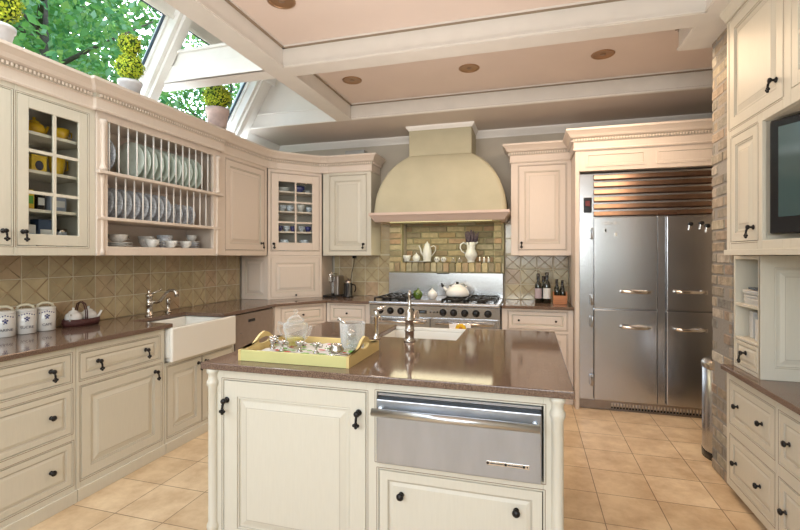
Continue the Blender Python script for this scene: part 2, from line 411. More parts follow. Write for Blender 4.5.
# unseen rear wall and long high window, added to shape the steel reflections
m=MB(); m.box(XW-.12,XR+.12,-3.32,-3.2,0,1.25); m.box(XW-.12,XR+.12,-3.32,-3.2,2.45,3.0); m.box(XW-.12,-2.5,-3.32,-3.2,1.25,2.45); m.box(1.3,XR+.12,-3.32,-3.2,1.25,2.45)
struct('wall_front',m,mat('cool_grey_wall',(.42,.45,.49),.8))
w=tag(bpy.data.objects.new('window_4',None),kind='structure'); COL.objects.link(w); w.location=(-.6,-3.26,1.25)
m=MB()
for x in (-1.9,-.95,0,.95,1.9): m.box(x-.03,x+.03,-.03,.03,0,1.2)
m.box(-1.9,1.9,-.03,.03,0,.05); m.box(-1.9,1.9,-.03,.03,1.15,1.2); m.build('window_frame',WHITE,w)
m=MB(); m.box(-1.9,1.9,-.003,.003,.05,1.15); m.build('window_pane',WGLASS,w)
# coffered ceiling
m=MB(); m.box(-1.78,1.0,-3.2,3.0,2.96,3.0); m.box(-1.78,XR,3.0,4.34,2.96,3.0); struct('ceiling',m,CEIL)
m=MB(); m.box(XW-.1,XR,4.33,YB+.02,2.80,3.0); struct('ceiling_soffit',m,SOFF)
m=MB(); m.box(XW-.0,-1.93,4.325,4.33,2.80,4.0); m.box(-2.99,-1.93,4.305,4.325,2.80,2.815); m.box(-2.9,-1.93,4.31,4.325,2.945,2.965)
struct('trim_1',m,WHITE,bev=.002)
def beam(name,x0,x1,y0,y1,z1=2.96,lips=()):
    m=MB(); m.box(x0,x1,y0,y1,2.80,z1)
    for l in lips:
        for (d,a,b,mi) in ((.012,2.803,2.815,0),(.004,2.815,2.819,1),(.020,2.945,2.96,0),(.022,2.9405,2.945,1)):
            if l=='-y': m.box(x0,x1,y0-d,y0,a,b,mi)
            if l=='+y': m.box(x0,x1,y1,y1+d,a,b,mi)
            if l=='+x': m.box(x1,x1+d,y0,y1,a,b,mi)
            if l=='-x': m.box(x0-d,x0,y0,y1,a,b,mi)
    return struct(name,m,[BEAM,BEADM])
beam('trim_2',-1.93,-1.77,-3.2,4.33,3.45,('+x',))
beam('trim_3',-1.77,.98,2.98,3.14,2.96,('-y','+y'))
beam('trim_4',.98,XR,-3.2,3.48,2.96,('-x','+y'))
m=MB(); m.box(-1.77,XR,4.306,4.33,2.80,2.96); m.box(-1.77,XR,4.294,4.306,2.803,2.815); m.box(-1.77,XR,4.284,4.306,2.945,2.96); m.box(-1.77,XR,4.282,4.306,2.9405,2.945,1); m.box(-1.77,XR,4.302,4.306,2.815,2.819,1); struct('trim_5',m,[BEAM,BEADM])
# tie beam crossing the skylight well
m=MB(); m.box(-3.0,-1.93,2.99,3.14,2.80,3.05); m.box(-2.93,-1.93,2.972,2.99,2.80,2.93); m.box(-2.90,-1.93,2.965,2.99,3.03,3.05); m.box(-2.95,-1.93,2.965,2.99,2.80,2.812)
struct('trim_6',m,WHITE,bev=.002)
# shaft roof and end walls
m=MB(); m.box(-2.72,-1.93,-3.2,4.33,3.42,3.48); struct('ceiling_skylight_well',m,WHITE)
# sloped glazing: local x along +Y(world), local z up the slope
TH=math.radians(60)
base=Vector((XW,0,2.6))
def slope_T():
    up=Vector((math.cos(TH),0,math.sin(TH))); al=Vector((0,1,0)); nn=up.cross(al)  # nn points out/down
    nn=Vector((-math.sin(TH),0,math.cos(TH)))
    M=Matrix(((al.x,nn.x,up.x,base.x),(al.y,nn.y,up.y,base.y),(al.z,nn.z,up.z,base.z),(0,0,0,1)))
    return M
ST=slope_T(); SL=(3.27-2.6)/math.sin(TH)
def rafter(m,y0,y1,h=.96):
    m.box(y0,y1,-.10,.06,-.02,h); m.box(y0+.035,y1-.035,-.125,-.10,-.02,h); m.box(y0-.02,y0,-.03,.02,0,h); m.box(y1,y1+.02,-.03,.02,0,h)
m=MB(); m.T=ST; rafter(m,2.87,3.01); struct('trim_7',m,WHITE,bev=.003)
m=MB(); m.T=ST; rafter(m,3.99,4.12); m.box(4.12,4.33,-.02,.02,0,.96); struct('trim_8',m,WHITE,bev=.003)
m=MB(); m.T=ST; m.box(-3.2,4.33,-.05,.05,SL,SL+.17); m.box(-3.2,4.33,-.07,-.05,SL+.0,SL+.03); struct('trim_9',m,WHITE,bev=.003)
m=MB(); m.T=ST; m.box(-3.2,4.33,-.05,.05,-.06,.03); struct('trim_10',m,WHITE,bev=.003)
for n,(y0,y1) in enumerate([(.55,2.85),(3.03,3.97),(-3.0,.40)]):
    w=tag(bpy.data.objects.new('window_%d'%(n+1),None),kind='structure'); COL.objects.link(w); w.location=(XW,y0,2.6)
    off=Matrix.Translation(-Vector(w.location))
    m=MB(); m.T=off@ST; f=.009
    m.box(y0,y0+f,-.004,.014,.03,SL); m.box(y1-f,y1,-.004,.014,.03,SL); m.box(y0+f,y1-f,-.004,.014,.03,.03+f); m.box(y0+f,y1-f,-.004,.014,SL-f,SL)
    o=m.build('window_frame',mat('dark_window_seal',(.05,.07,.09),.5) if n==0 else bpy.data.materials['dark_window_seal'],w)
    m=MB(); m.T=off@ST; m.box(y0+f,y1-f,.004,.010,.03+f,SL-f); m.build('window_pane',WGLASS,w)
m=MB(); m.T=ST; m.box(.40,.55,-.10,.06,-.02,.96); struct('trim_11',m,WHITE)
# crown moulding on the back wall
CP=[(0,2.72),(.008,2.72),(.012,2.735),(.03,2.76),(.05,2.785),(.055,2.80),(0,2.80)]
m=MB(); m.sweep([(XW,4.34),(XW,YB),(-1.27,YB)],CP); m.sweep([(-.59,YB),(XR,YB)],CP); struct('trim_12',m,WHITE)

# backsplash tiles
def tiles(m,x0,x1,z0,z1,ox,oz,p=.168):
    i0=math.floor((x0-ox)/p); i1=math.ceil((x1-ox)/p); j0=math.floor((z0-oz)/p); j1=math.ceil((z1-oz)/p)
    m.box(x0,x1,.001,.012,z0,z1,2)
    for i in range(i0,i1):
        for j in range(j0,j1):
            a=max(ox+i*p+.0025,x0); b=min(ox+(i+1)*p-.0025,x1); c=max(oz+j*p+.0025,z0); d=min(oz+(j+1)*p-.0025,z1)
            if b-a<.02 or d-c<.02: continue
            m.rings(a,b,c,d,[(0,.004,0),(0,.0005,0),(.004,-.0012,0)])
            if b-a>.15 and d-c>.13:
                w=.004
                for sg in (0,1):
                    p0=(a+.006,c+.006); p1=(b-.006,d-.006)
                    if sg: p0=(a+.006,d-.006); p1=(b-.006,c+.006)
                    m.tube([(p0[0],0,p0[1]),((p0[0]+p1[0])/2,-.003,(p0[1]+p1[1])/2),(p1[0],0,p1[1])],.0034,5,1)
                m.ball(((a+b)/2,-.001,(c+d)/2),.010,8,1,sy=.5)
m=MB(); m.T=Matrix.Translation((XW+.012,0,0))@Matrix.Rotation(RL,4,'Z'); tiles(m,-.5,4.305,.916,1.40,2.407,.914); struct('trim_13',m,[TILE,TRIDGE,GROUT])
m=MB(); m.T=Matrix.Translation((0,YB-.012,0)); tiles(m,-2.32,-1.58,.916,1.40,-1.75,.914); tiles(m,-1.72,-1.585,1.40,1.78,-1.75,.914); tiles(m,-.262,.40,.916,1.40,-.262,.914); tiles(m,-.262,-.185,1.40,1.9,-.262,.914); struct('trim_14',m,[TILE,TRIDGE,GROUT])
# brick alcove behind the range
m=MB()
m.box(-1.58,-1.43,5.045,5.12,1.30,1.86,1); m.box(-.377,-.267,5.045,5.12,1.30,1.86,1); m.box(-1.428,-.38,5.245,5.28,1.30,1.88,1); m.box(-1.58,-.267,5.045,5.12,1.20,1.305,1)
m.box(-1.428,-.38,5.12,5.28,1.28,1.302,1)
bricks(m,-1.58,-1.43,1.325,1.86,.15,.058,.09,off=False,y=5.03)
bricks(m,-.375,-.267,1.325,1.86,.105,.058,.09,off=False,y=5.03)
bricks(m,-1.58,-.267,1.212,1.318,.062,.106,.22,joint=.010,off=False,y=5.02)
bricks(m,-1.428,-.38,1.325,1.88,.20,.060,.02,y=5.228)
struct('wall_brick_alcove',m,[BRICKY,MORTY],bev=.005)
# brick pier
m=MB(); m.box(1.163,XR,3.133,3.427,0,2.8,1)
m.T=Matrix.Translation((1.16,3.43,0))@Matrix.Rotation(RR,4,'Z'); bricks(m,0,.30,.004,2.8,.195,.060,.05)
m.T=Matrix.Translation((1.16,3.13,0)); bricks(m,.0,.59,.004,2.8,.195,.060,.04)
m.T=Matrix.Translation((XR,3.43,0))@Matrix.Rotation(PI,4,'Z'); bricks(m,.0,.59,.004,2.8,.195,.060,.04)
struct('wall_brick_pier',m,[BRICKG,MORTG],bev=.005)

# ------------------------------------------------------------------ lower run, left wall
XL=-2.475
def left(name,label,cat,y0,y1,z0,z1,D,ops,**k):
    for o in ops: o['x']=(o['x'][0]-y0,o['x'][1]-y0); o['hw']=[(a,b-y0,c) for a,b,c in o['hw']]
    return cabinet(name,label,cat,(k.pop('X',XL),y0,z0),RL,y1-y0,z1-z0,D,ops,**k)
left('base_cabinet','cream base cabinet of three wide drawers below the blue-flowered canisters','cabinet',.98,1.938,0,.885,.62,
 [L((1.06,1.912),(.69,.847),'drawer',[('drop',1.80,.775),('drop',1.2,.775)]),L((1.06,1.915),(.40,.645),'drawer',[('round',1.80,.525),('round',1.2,.525)]),L((1.06,1.92),(.108,.35),'drawer',[('round',1.80,.23),('round',1.2,.23)])],plinth=.07)
left('base_cabinet','cream base cabinet with one drawer above one large raised-panel door, left of the farmhouse sink','cabinet',1.942,2.583,0,.885,.62,
 [L((1.965,2.537),(.685,.84),'drawer',[('drop',2.075,.772),('drop',2.42,.768)]),L((1.97,2.555),(.112,.645),'door',[('drop',2.50,.60)])],plinth=.07)
left('sink_base_cabinet','cream two-door cabinet carrying the white farmhouse sink','cabinet',2.587,3.355,0,.635,.62,
 [L((2.61,2.955),(.105,.605),'door',[('drop',2.92,.565)],.05),L((2.965,3.33),(.105,.605),'door',[('drop',3.0,.565)],.05)],plinth=.07)
# farmhouse sink
t=thing('farmhouse_sink','white fireclay apron-front sink set in the left counter under the tap','sink',(XL,2.60,.64),RL)
m=MB(); W=.72; m.box(0,W,-.05,-.02,0,.245); m.build('apron',FIRE,t,bev=.012,seg=3)
m=MB(); m.box(.02,W-.02,-.02,.40,0,.03); m.box(.0,.045,-.02,.42,.03,.24); m.box(W-.12,W,-.02,.42,.03,.24); m.box(.045,W-.12,.36,.42,.03,.24); m.build('basin',FIRE,t,bev=.008,seg=2)
# dishwasher
t=thing('dishwasher','dark brushed steel dishwasher between the farmhouse sink and the corner drawer','appliance',(XL,3.365,0),RL)
m=MB(); m.box(0,.625,.02,.6,.08,.88); m.build('body',BLACK,t)
m=MB(); m.box(.012,.613,0,.02,.11,.872); m.build('door',mat('taupe_steel',(.33,.27,.23),.38,.55,var=.05,scale=20),t,bev=.003)
m=MB(); m.box(.0,.625,-.005,.02,0,.095); m.build('plinth',CREAM,t)
m=MB(); m.box(.20,.30,-.006,0,.79,.815); m.build('latch',BLACK,t,bev=.003)
m=MB(); m.box(.07,.12,-.0015,0,.70,.706); m.build('badge',STEEL,t)
# diagonal corner base
dx,dy=.335,.49; ang=math.atan2(dy,dx); Wd=math.hypot(dx,dy)
cabinet('corner_base_cabinet','cream angled corner base cabinet with a single drawer and door right of the dishwasher','cabinet',(XL,4.005,0),ang,Wd,.885,.3,
 [L((.075,Wd-.035),(.70,.855),'drawer',[('small',.315,.777)]),L((.075,Wd-.035),(.112,.66),'door',[('small',.50,.58)])],poly=[(-2.487,4.018),(-2.155,4.508),(-2.155,5.12),(-3.09,5.12),(-3.09,3.995),(-2.50,3.995)],plinth=.07,paint=CREAM_WARMLIT)
def back(name,label,cat,x0,x1,z0,z1,D,ops,Y=4.5,**k):
    for o in ops: o['x']=(o['x'][0]-x0,o['x'][1]-x0); o['hw']=[(a,b-x0,c) for a,b,c in o['hw']]
    return cabinet(name,label,cat,(x0,Y,z0),0,x1-x0,z1-z0,D,ops,**k)
back('base_cabinet','narrow cream base cabinet with one drawer, directly left of the range','cabinet',-2.135,-1.632,0,.885,.62,[L((-2.088,-1.688),(.69,.862),'drawer',[('small',-1.893,.777)]),L((-2.088,-1.688),(.112,.65),'door',[('small',-1.73,.58)])],plinth=.07,paint=CREAM_WARMLIT)
back('base_cabinet','cream base cabinet with a two-knob drawer between the range and the refrigerator','cabinet',-.262,.395,0,.885,.62,[L((-.20,.34),(.69,.86),'drawer',[('small',-.10,.775),('small',.24,.775)]),L((-.20,.34),(.112,.65),'door',[('small',-.15,.58)])],plinth=.07,paint=CREAM_WARMLIT)
# worktops
m=MB(); m.prism([(-2.45,-.5),(-2.45,2.635),(-2.84,2.635),(-2.84,3.19),(-2.45,3.19),(-2.45,3.99),(-2.115,4.47),(-1.628,4.47),(-1.628,5.116),(-3.095,5.116),(-3.095,-.5)],.886,.915)
tag(m.build('worktop',STONE,bev=.004),'long polished brown stone worktop along the left wall and into the corner','worktop')
m=MB(); m.box(-.266,.398,4.47,5.116,.886,.915); tag(m.build('worktop',STONE,bev=.004),'short polished brown stone worktop under the wine bottles','worktop')

# ------------------------------------------------------------------ upper run, left wall
XU=-2.75
left('wall_cabinet','cream wall cabinet with solid door at the left edge of the photo','cabinet',1.0,1.80,1.40,2.36,.345,[L((1.03,1.40),(1.455,2.315),'door',[('drop',1.36,1.52)]),L((1.41,1.79),(1.455,2.315),'door',[('drop',1.745,1.535)])],X=XU)
ly=[1.664,1.892,2.116]
left('glazed_wall_cabinet','cream wall cabinet with a six-pane glass door showing yellow crockery','cabinet',1.803,2.285,1.40,2.36,.345,[L((1.816,2.236),(1.455,2.315),'glass',[('drop',1.845,1.535)])],X=XU,hollow=True,shelves=[(.02,.46,.03,.33,z) for z in ly])
# plate rack
t=thing('plate_rack_cabinet','open cream plate rack with two rows of white dowels on the left wall','plate rack',(-2.738,2.288,1.40),RL)
W=1.225; m=MB()
m.box(0,.02,.03,.375,0,.96); m.box(W-.02,W,.03,.375,0,.96); m.box(.02,W-.02,.363,.375,0,.96); m.box(.02,W-.02,.03,.363,.94,.96)
m.box(0,W,0,.03,.905,.96); m.box(0,.08,.0,.03,.0,.905); m.box(W-.09,W,0,.03,0,.905); m.box(.08,W-.09,0,.03,0,.062); m.box(.02,W-.02,.03,.363,.045,.062)
m.build('carcass',CREAM_WARMLIT,t,bev=.002)
for z,ex in ((.555,.035),(.25,.012)):
    m=MB(); m.box(.0-ex*.3,W+ex*.3,-ex,.0,z-.012,z+.010); m.box(.02,W-.02,0,.363,z-.012,z+.010); m.build('shelf',CREAM_WARMLIT,t,bev=.004)
for x in (.04,W-.04):
    m=MB(); m.lathe([(.001,.568),(.025,.568),(.025,.585),(.018,.595),(.015,.62),(.016,.86),(.020,.875),(.025,.885),(.025,.905),(.001,.905)],(x,-.006,0),16); m.build('turned_column',CREAM_WARMLIT,t)
    m=MB(); m.lathe([(.001,.0),(.018,.0),(.018,.03),(.012,.05),(.013,.48),(.018,.50),(.018,.54),(.001,.54)],(x,.004,0),14); m.build('turned_column',CREAM_WARMLIT,t)
for r_,(z0,z1,x0,n) in enumerate(((.565,.905,.10,14),(.26,.543,.085,15))):
    for i in range(n):
        x=x0+i*(.075); 
        if x>W-.10: continue
        m=MB(); m.lathe([(.001,z0),(.0055,z0),(.0055,z1),(.001,z1)],(x,.012 if r_==0 else .02,0),8); m.build('dowel',WHITE,t)
left('wall_cabinet','cream wall cabinet with one tall solid door right of the plate rack','cabinet',3.518,4.30,1.40,2.36,.345,[L((3.61,4.245),(1.455,2.315),'door',[('drop',4.19,1.53)])],X=XU,paint=CREAM_WARMLIT)
Wc=math.hypot(.42,.46); ac=math.atan2(.46,.42)
t=cabinet('glazed_corner_cabinet','cream angled corner wall cabinet with a six-pane glass door and stacked cups','cabinet',(XU,4.32,1.40),ac,Wc,.96,.30,[L((.035,.59),(1.455,2.315),'glass',[('drop',.06,1.53)],.078)],hollow=True,paint=CREAM_WARMLIT,shelves=[(.06,Wc-.06,.03,.27,z) for z in ly])
back('wall_cabinet','pale cream wall cabinet with one solid door left of the range hood','cabinet',-2.315,-1.72,1.40,2.36,.345,[L((-2.228,-1.778),(1.455,2.318),'door',[('drop',-1.81,1.53)])],Y=4.78)
back('wall_cabinet','pinkish cream wall cabinet with one solid door between the hood and the refrigerator','cabinet',-.185,.40,1.40,2.36,.345,[L((-.108,.352),(1.46,2.318),'door',[('drop',-.08,1.53)])],Y=4.78,paint=CREAM_WARMLIT)
# appliance garage
t=thing('appliance_garage','cream corner appliance garage with lift-up raised-panel door on the worktop','cabinet',(XU,4.32,.916),ac)
inv=(Matrix.Translation(t.location)@Matrix.Rotation(ac,4,'Z')).inverted()
def ip(ps): return [tuple((inv@Vector((x,y,.916)))[:2]) for x,y in ps]
m=MB(); m.prism(ip([(-2.757,4.345),(-2.345,4.795),(-2.345,5.10),(-3.09,5.10),(-3.09,4.345)]),0,.482); frame_cells(m,Wc,.482,[L((.03,Wc-.03),(.02,.455),'door')])
m.build('carcass',[CREAM_WARMLIT,INTER,DARKGAP],t,bev=.0015)
d=front(t,L((.03,Wc-.03),(.02,.455),'door',[('small',Wc/2,.955)],.05),CREAM_WARMLIT,.916)
m=MB(); m.T=inv@Matrix.Translation((0,0,.916)); m2=MB(); m2.rings(-3.09,-2.76,0,.482,[(a,y,c) for a,y,c in door_rings(.045)])
for i,v in enumerate(m2.v): pass
m.add([(x,4.325+y,z) for x,y,z in m2.v],m2.f,m2.m); m.build('side_panel',[CREAM_WARMLIT,GLAZE],t)

# cornices
KP=[(0,2.352),(.010,2.352),(.014,2.362),(.010,2.372),(.010,2.425),(.016,2.432),(.016,2.458),(.030,2.462),(.040,2.470),(.052,2.492),(.072,2.515),(.080,2.522),(.080,2.540),(0,2.540)]
P1=[(-2.75,.9),(-2.75,2.27),(-2.72,2.27),(-2.72,3.525),(-2.75,3.525),(-2.75,4.20),(-2.735,4.30),(-2.69,4.39),(-2.42,4.68),(-2.34,4.75),(-2.25,4.78),(-1.72,4.78),(-1.72,5.07)]
m=MB(); m.sweep(P1,KP); m.dentils(P1,.014,.032,2.437,2.455,.012,.023); m.sweep(P1,[(.0165,2.433),(.018,2.433),(.018,2.459),(.0165,2.459)],1)
# dust top
m.prism([(-3.10,.9),(-2.75,.9),(-2.75,4.2),(-2.42,4.68),(-2.25,4.78),(-1.73,4.78),(-1.73,5.05),(-3.1,5.05)],2.525,2.538)
tag(m.build('cabinet_cornice',[CREAM_WARMLIT,GLAZE]),'long dentilled cornice running along the left wall cabinets and round the corner','cornice')
P2=[(-.185,5.07),(-.185,4.78),(.395,4.78),(.395,4.375),(1.74,4.375)]
m=MB(); m.sweep(P2,KP); m.dentils(P2,.014,.032,2.437,2.455,.012,.023); m.sweep(P2,[(.0165,2.433),(.018,2.433),(.018,2.459),(.0165,2.459)],1); m.prism([(-.18,4.79),(.40,4.79),(.40,4.385),(1.74,4.385),(1.74,5.05),(-.18,5.05)],2.525,2.538)
tag(m.build('cabinet_cornice',[CREAM_WARMLIT,GLAZE]),'dentilled cornice stepping out above the refrigerator on the right','cornice')
# fridge surround
t=thing('refrigerator_surround','cream panelled surround over and beside the refrigerator','cabinet',(.40,4.375,0))
m=MB(); m.box(0,.036,0,.72,0,2.36); m.build('side_panel',CREAM_WARMLIT,t,bev=.003); m=MB(); m.box(1.265,1.345,0,.72,0,2.36); m.build('side_panel',CREAM_WARMLIT,t,bev=.003)
m=MB(); m.box(.036,1.265,0.004,.72,2.165,2.36); 
for a,b in ((.09,.58),(.66,1.15)): m.rings(a,b,2.20,2.325,[(0,.006,0),(0,0.003,0),(.001,-.002,0),(.02,-.002,0),(.023,.003,1),(.035,.003,0)])
m.build('over_panel',[CREAM_WARMLIT,GLAZE],t)

# ------------------------------------------------------------------ range hood
t=thing('range_hood','domed ochre plaster range hood with a square chimney and cream trim','range hood',(-.925,YB,1.76))
m=MB(); vs=[]; N=18
for i in range(N+1):
    A=math.radians(68); a=i/N*A; k_=(math.cos(a)-math.cos(A))/(1-math.cos(A)); z=.095+.625*math.sin(a)/math.sin(A); hw=.345+.355*k_; dp=.40+.15*k_
    vs.append((hw,dp,z))
def loop(hw,dp,z,r=.05):
    p=[(-hw,-.0,z)]
    for k in range(7):
        b=PI/2*k/6; p.append((-hw+r-r*math.cos(b),-dp+r-r*math.sin(b),z))
    for k in range(7):
        b=PI/2*k/6; p.append((hw-r+r*math.sin(b),-dp+r-r*math.cos(b),z))
    p.append((hw,0,z)); return p
LP=[loop(*v) for v in vs]; n=len(LP[0])
m.add([p for l in LP for p in l],[(i*n+k,i*n+(k+1)%n,(i+1)*n+(k+1)%n,(i+1)*n+k) for i in range(N) for k in range(n)]+[tuple(N*n+k for k in range(n))],0,True)
m.build('dome',HOODM,t)
m=MB(); m.box(-.34,.34,-.395,0,.715,1.0); m.build('chimney',HOODM,t,bev=.006)
m=MB(); m.sweep([(-.34,0),(-.34,-.395),(.34,-.395),(.34,0)],[(0,.995),(.006,.995),(.012,1.005),(.026,1.022),(.03,1.04),(0,1.04)]); m.build('crown_moulding',WHITE,t)
m=MB(); m.sweep([(-.665,0),(-.665,-.53),(.665,-.53),(.665,0)],[(-.03,0),(.015,0),(.03,.02),(.055,.055),(.07,.07),(.07,.095),(-.03,.095)]); m.build('trim_band',mat('pink_glazed_trim',(.58,.45,.38),.45),t)
m=MB(); m.box(-.63,.63,-.50,-.02,.012,.03); m.build('underside',mat('hood_liner',(.65,.62,.40),.4),t)
m=MB(); m.box(-.55,.55,-.46,-.40,.004,.012); m.build('light_strip',HOODL,t)

# ------------------------------------------------------------------ range
t=thing('range_cooker','wide stainless steel double-oven range with black knobs under the hood','range',(-1.617,4.45,0))
W=1.342
m=MB(); m.box(0,W,.03,.60,.12,.89); m.build('body',STEEL,t,bev=.003)
m=MB(); m.box(0,W,.04,.55,0,.12); m.build('kick_panel',BLACK,t)
m=MB(); m.add([(0,.0,.775),(W,0,.775),(W,-.005,.885),(0,-.005,.885),(0,.03,.775),(W,.03,.775),(W,.03,.885),(0,.03,.885)],[(0,1,2,3),(4,7,6,5),(0,4,5,1),(3,2,6,7),(0,3,7,4),(1,5,6,2)]); m.build('control_panel',STEEL,t,bev=.002)
m=MB(); m.box(-.005,W+.002,-.03,.62,.89,.925); m.build('cooktop',STEEL,t,bev=.012,seg=3)
for i,x in enumerate((-1.50,-1.388,-1.276,-1.165,-.835,-.728,-.617,-.506,-.39)):
    m=MB(); m.lathe([(.001,0),(.036,.0),(.036,.006),(.028,.01),(.026,.032),(.022,.038),(.001,.038)],(x+1.617,-.003,.828),20,0,'y'); m.box(x+1.617-.004,x+1.617+.004,-.046,-.036,.808,.848); m.build('control_knob',BLACK,t)
m=MB(); m.box(.525,.615,-.006,0,.81,.845); d=m.build('display',DISP,t)
m=MB(); m.box(.545,.595,-.0075,-.006,.82,.835); m.build('digits',mat('lcd',(.10,.13,.16),.3),d)
for x in (.655,.69,.725): m=MB(); m.lathe([(.001,0),(.009,0),(.009,.008),(.001,.009)],(x,-.003,.828),10,0,'y'); m.build('button',BLACK,t)
for (a,b,nm) in ((.02,.645,0),(.675,W-.02,1)):
    m=MB(); m.box(a,b,.0,.03,.16,.765); d=m.build('oven_door',STEEL,t,bev=.004)
    m=MB(); m.box(a+.12,b-.12,-.002,0,.30,.58); m.build('oven_window',DISP,d,bev=.001)
    m=MB(); m.tube([(a+.04,-.055,.725),(b-.04,-.055,.725)],.013,12); m.tube([(a+.07,0,.725),(a+.07,-.055,.725)],.009,8); m.tube([(b-.07,0,.725),(b-.07,-.055,.725)],.009,8); m.build('handle',CHROME,d)
m=MB(); m.box(.02,W-.005,.605,.655,.925,1.205); m.build('backguard',STEEL,t,bev=.004)
m=MB(); m.box(.60,.74,.600,.605,1.19,1.20); m.build('badge',BLACK,t)
# grates
def grate(x0,x1):
    m=MB(); nb=2; cy=(.10,.34)
    for y0,y1 in ((.03,.30),(.31,.58)):
        for f in (0,1):
            pass
        m.tube([(x0,y0,.955),(x1,y0,.955),(x1,y1,.955),(x0,y1,.955)],.007,6,closed=True)
        cx=(x0+x1)/2; cyy=(y0+y1)/2
        for k in range(6):
            a=k*PI/3; m.tube([(cx+.03*math.cos(a),cyy+.03*math.sin(a),.957),(cx+(x1-x0)/2*math.cos(a),cyy+(y1-y0)/2*math.sin(a),.957)],.006,6)
        m.lathe([(.001,.925),(.05,.925),(.05,.935),(.036,.94),(.036,.948),(.001,.95)],(cx,cyy,0),16)
        for (px,py) in ((x0,y0),(x1,y0),(x1,y1),(x0,y1)): m.box(px-.008,px+.008,py-.008,py+.008,.925,.96)
    return m
for x0,x1 in ((.05,.215),(.225,.385),(.77,.99),(1.0,1.29)): grate(x0,x1).build('burner_grate',IRON,t)
m=MB(); m.box(.40,.755,.03,.58,.925,.938); m.box(.40,.755,.012,.03,.925,.945); m.build('griddle',STEELD,t,bev=.003)
m=MB(); m.box(.57,.75,.05,.10,.938,.942); m.build('spoon_rest',STEEL,t,bev=.001)
# towel
def towel(x0,x1,y,z0,z1):
    t=thing('tea_towel','white tea towel with a yellow flower hanging from the right oven handle','towel',((x0+x1)/2,y,z0))
    m=MB(); n=16; w=x1-x0; vs=[]; fs=[]
    for i in range(n+1):
        x=-w/2+w*i/n; o=.004*math.sin(i*1.3)
        vs+=[(x,-.017+o,0),(x,-.017+o,z1-z0),(x,0,z1-z0+.015),(x,.017-o,z1-z0),(x,.017-o,.08)]
    for i in range(n):
        for k in range(4): fs.append((i*5+k,(i+1)*5+k,(i+1)*5+k+1,i*5+k+1))
    m.add(vs,fs,0,True); m.build('cloth',CLOTH,t,recalc=False)
    m=MB()
    for k in range(10):
        a=k*2*PI/10; m.ball((.01+.032*math.cos(a),-.024,z1-z0-.035+.026*math.sin(a)),.022,8,0,sy=.15)
    m.ball((.01,-.027,z1-z0-.035),.018,8,1,sy=.2)
    m.build('flower_print',[YEL,mat('flower_heart',(.5,.2,.02),.7)],t)
towel(-.76,-.55,4.395,.50,.725)

# ------------------------------------------------------------------ refrigerator
t=thing('refrigerator','large stainless steel four-door refrigerator with a louvred top grille','refrigerator',(.44,4.42,0))
W=1.22
m=MB(); m.box(0,W,.02,.70,.03,2.15); m.build('body',STEEL,t,bev=.003)
m=MB(); m.box(0,.118,0,.02,.09,2.14); d=m.build('side_trim',STEEL,t,bev=.002)
m=MB(); m.box(.035,.105,-.004,0,1.79,1.93); e=m.build('thermostat',DISP,t,bev=.002)
m=MB(); m.box(.05,.09,-.0055,-.004,1.85,1.90); m.build('digits',RUBBER,e)
COP=mat('copper_toned_steel',(.30,.20,.15),.28,1,var=.15,scale=6,stretch=(3,1,.3))
m=MB(); m.box(.12,W,.05,.06,1.75,2.14,1)
for i in range(6):
    z=1.748+i*.066
    m.add([(.122,-.012,z+.012),(W-.005,-.012,z+.012),(W-.005,.0,z+.052),(.122,.0,z+.052),(.122,.03,z+.0),(W-.005,.03,z+.0),(W-.005,.045,z+.045),(.122,.045,z+.045)],
          [(0,1,2,3),(4,7,6,5),(0,4,5,1),(3,2,6,7),(0,3,7,4),(1,5,6,2)],0)
m.build('louvred_grille',[COP,BLACK],t,bev=.003)
m=MB(); m.box(.64,.79,-.018,-.010,1.755,1.775); m.build('badge',mat('bronze_badge',(.10,.05,.03),.4,.6),t)
for (x0,x1,z0,z1,hx,hz) in ((.122,.632,.925,1.742,(.34,.58),1.078),(.122,.632,.095,.912,(.34,.58),.765),(.706,W-.005,.925,1.742,(.765,1.0),1.085),(.706,W-.005,.095,.912,(.765,1.0),.762)):
    m=MB(); m.box(x0,x1,-.03,.02,z0,z1); d=m.build('door',STEEL,t,bev=.006,seg=3)
    m=MB(); a,b=hx; m.tube([(a,-.032,hz),(a+.012,-.075,hz+.003),(a+.04,-.085,hz+.003),(b-.05,-.08,hz-.001),(b,-.034,hz)],[.013,.015,.014,.013,.012],10); m.box(b-.035,b+.01,-.05,-.03,hz-.018,hz+.018); m.build('handle',CHROME,d,bev=0)
m=MB(); m.box(.640,.698,-.006,.02,.09,1.745); m.build('centre_post',STEEL,t,bev=.002)
for z in (.27,.80,1.0,1.60):
    m=MB(); m.box(.085,.122,-.035,0,z-.045,z+.045); m.tube([(.104,-.04,z-.05),(.104,-.04,z+.05)],.012,8); m.build('hinge',STEEL,t,bev=.003)
m=MB(); m.box(.0,W,.03,.6,.0,.085,1); m.box(0,.27,.01,.03,.005,.085,0); m.box(.27,W,.012,.03,.066,.085,0); m.box(.27,W,.012,.03,.0,.012,0)
for i in range(38): x=.285+i*.025; m.box(x,x+.008,.012,.03,.012,.066,0)
m.build('toe_grille',[STEELD,BLACK],t)
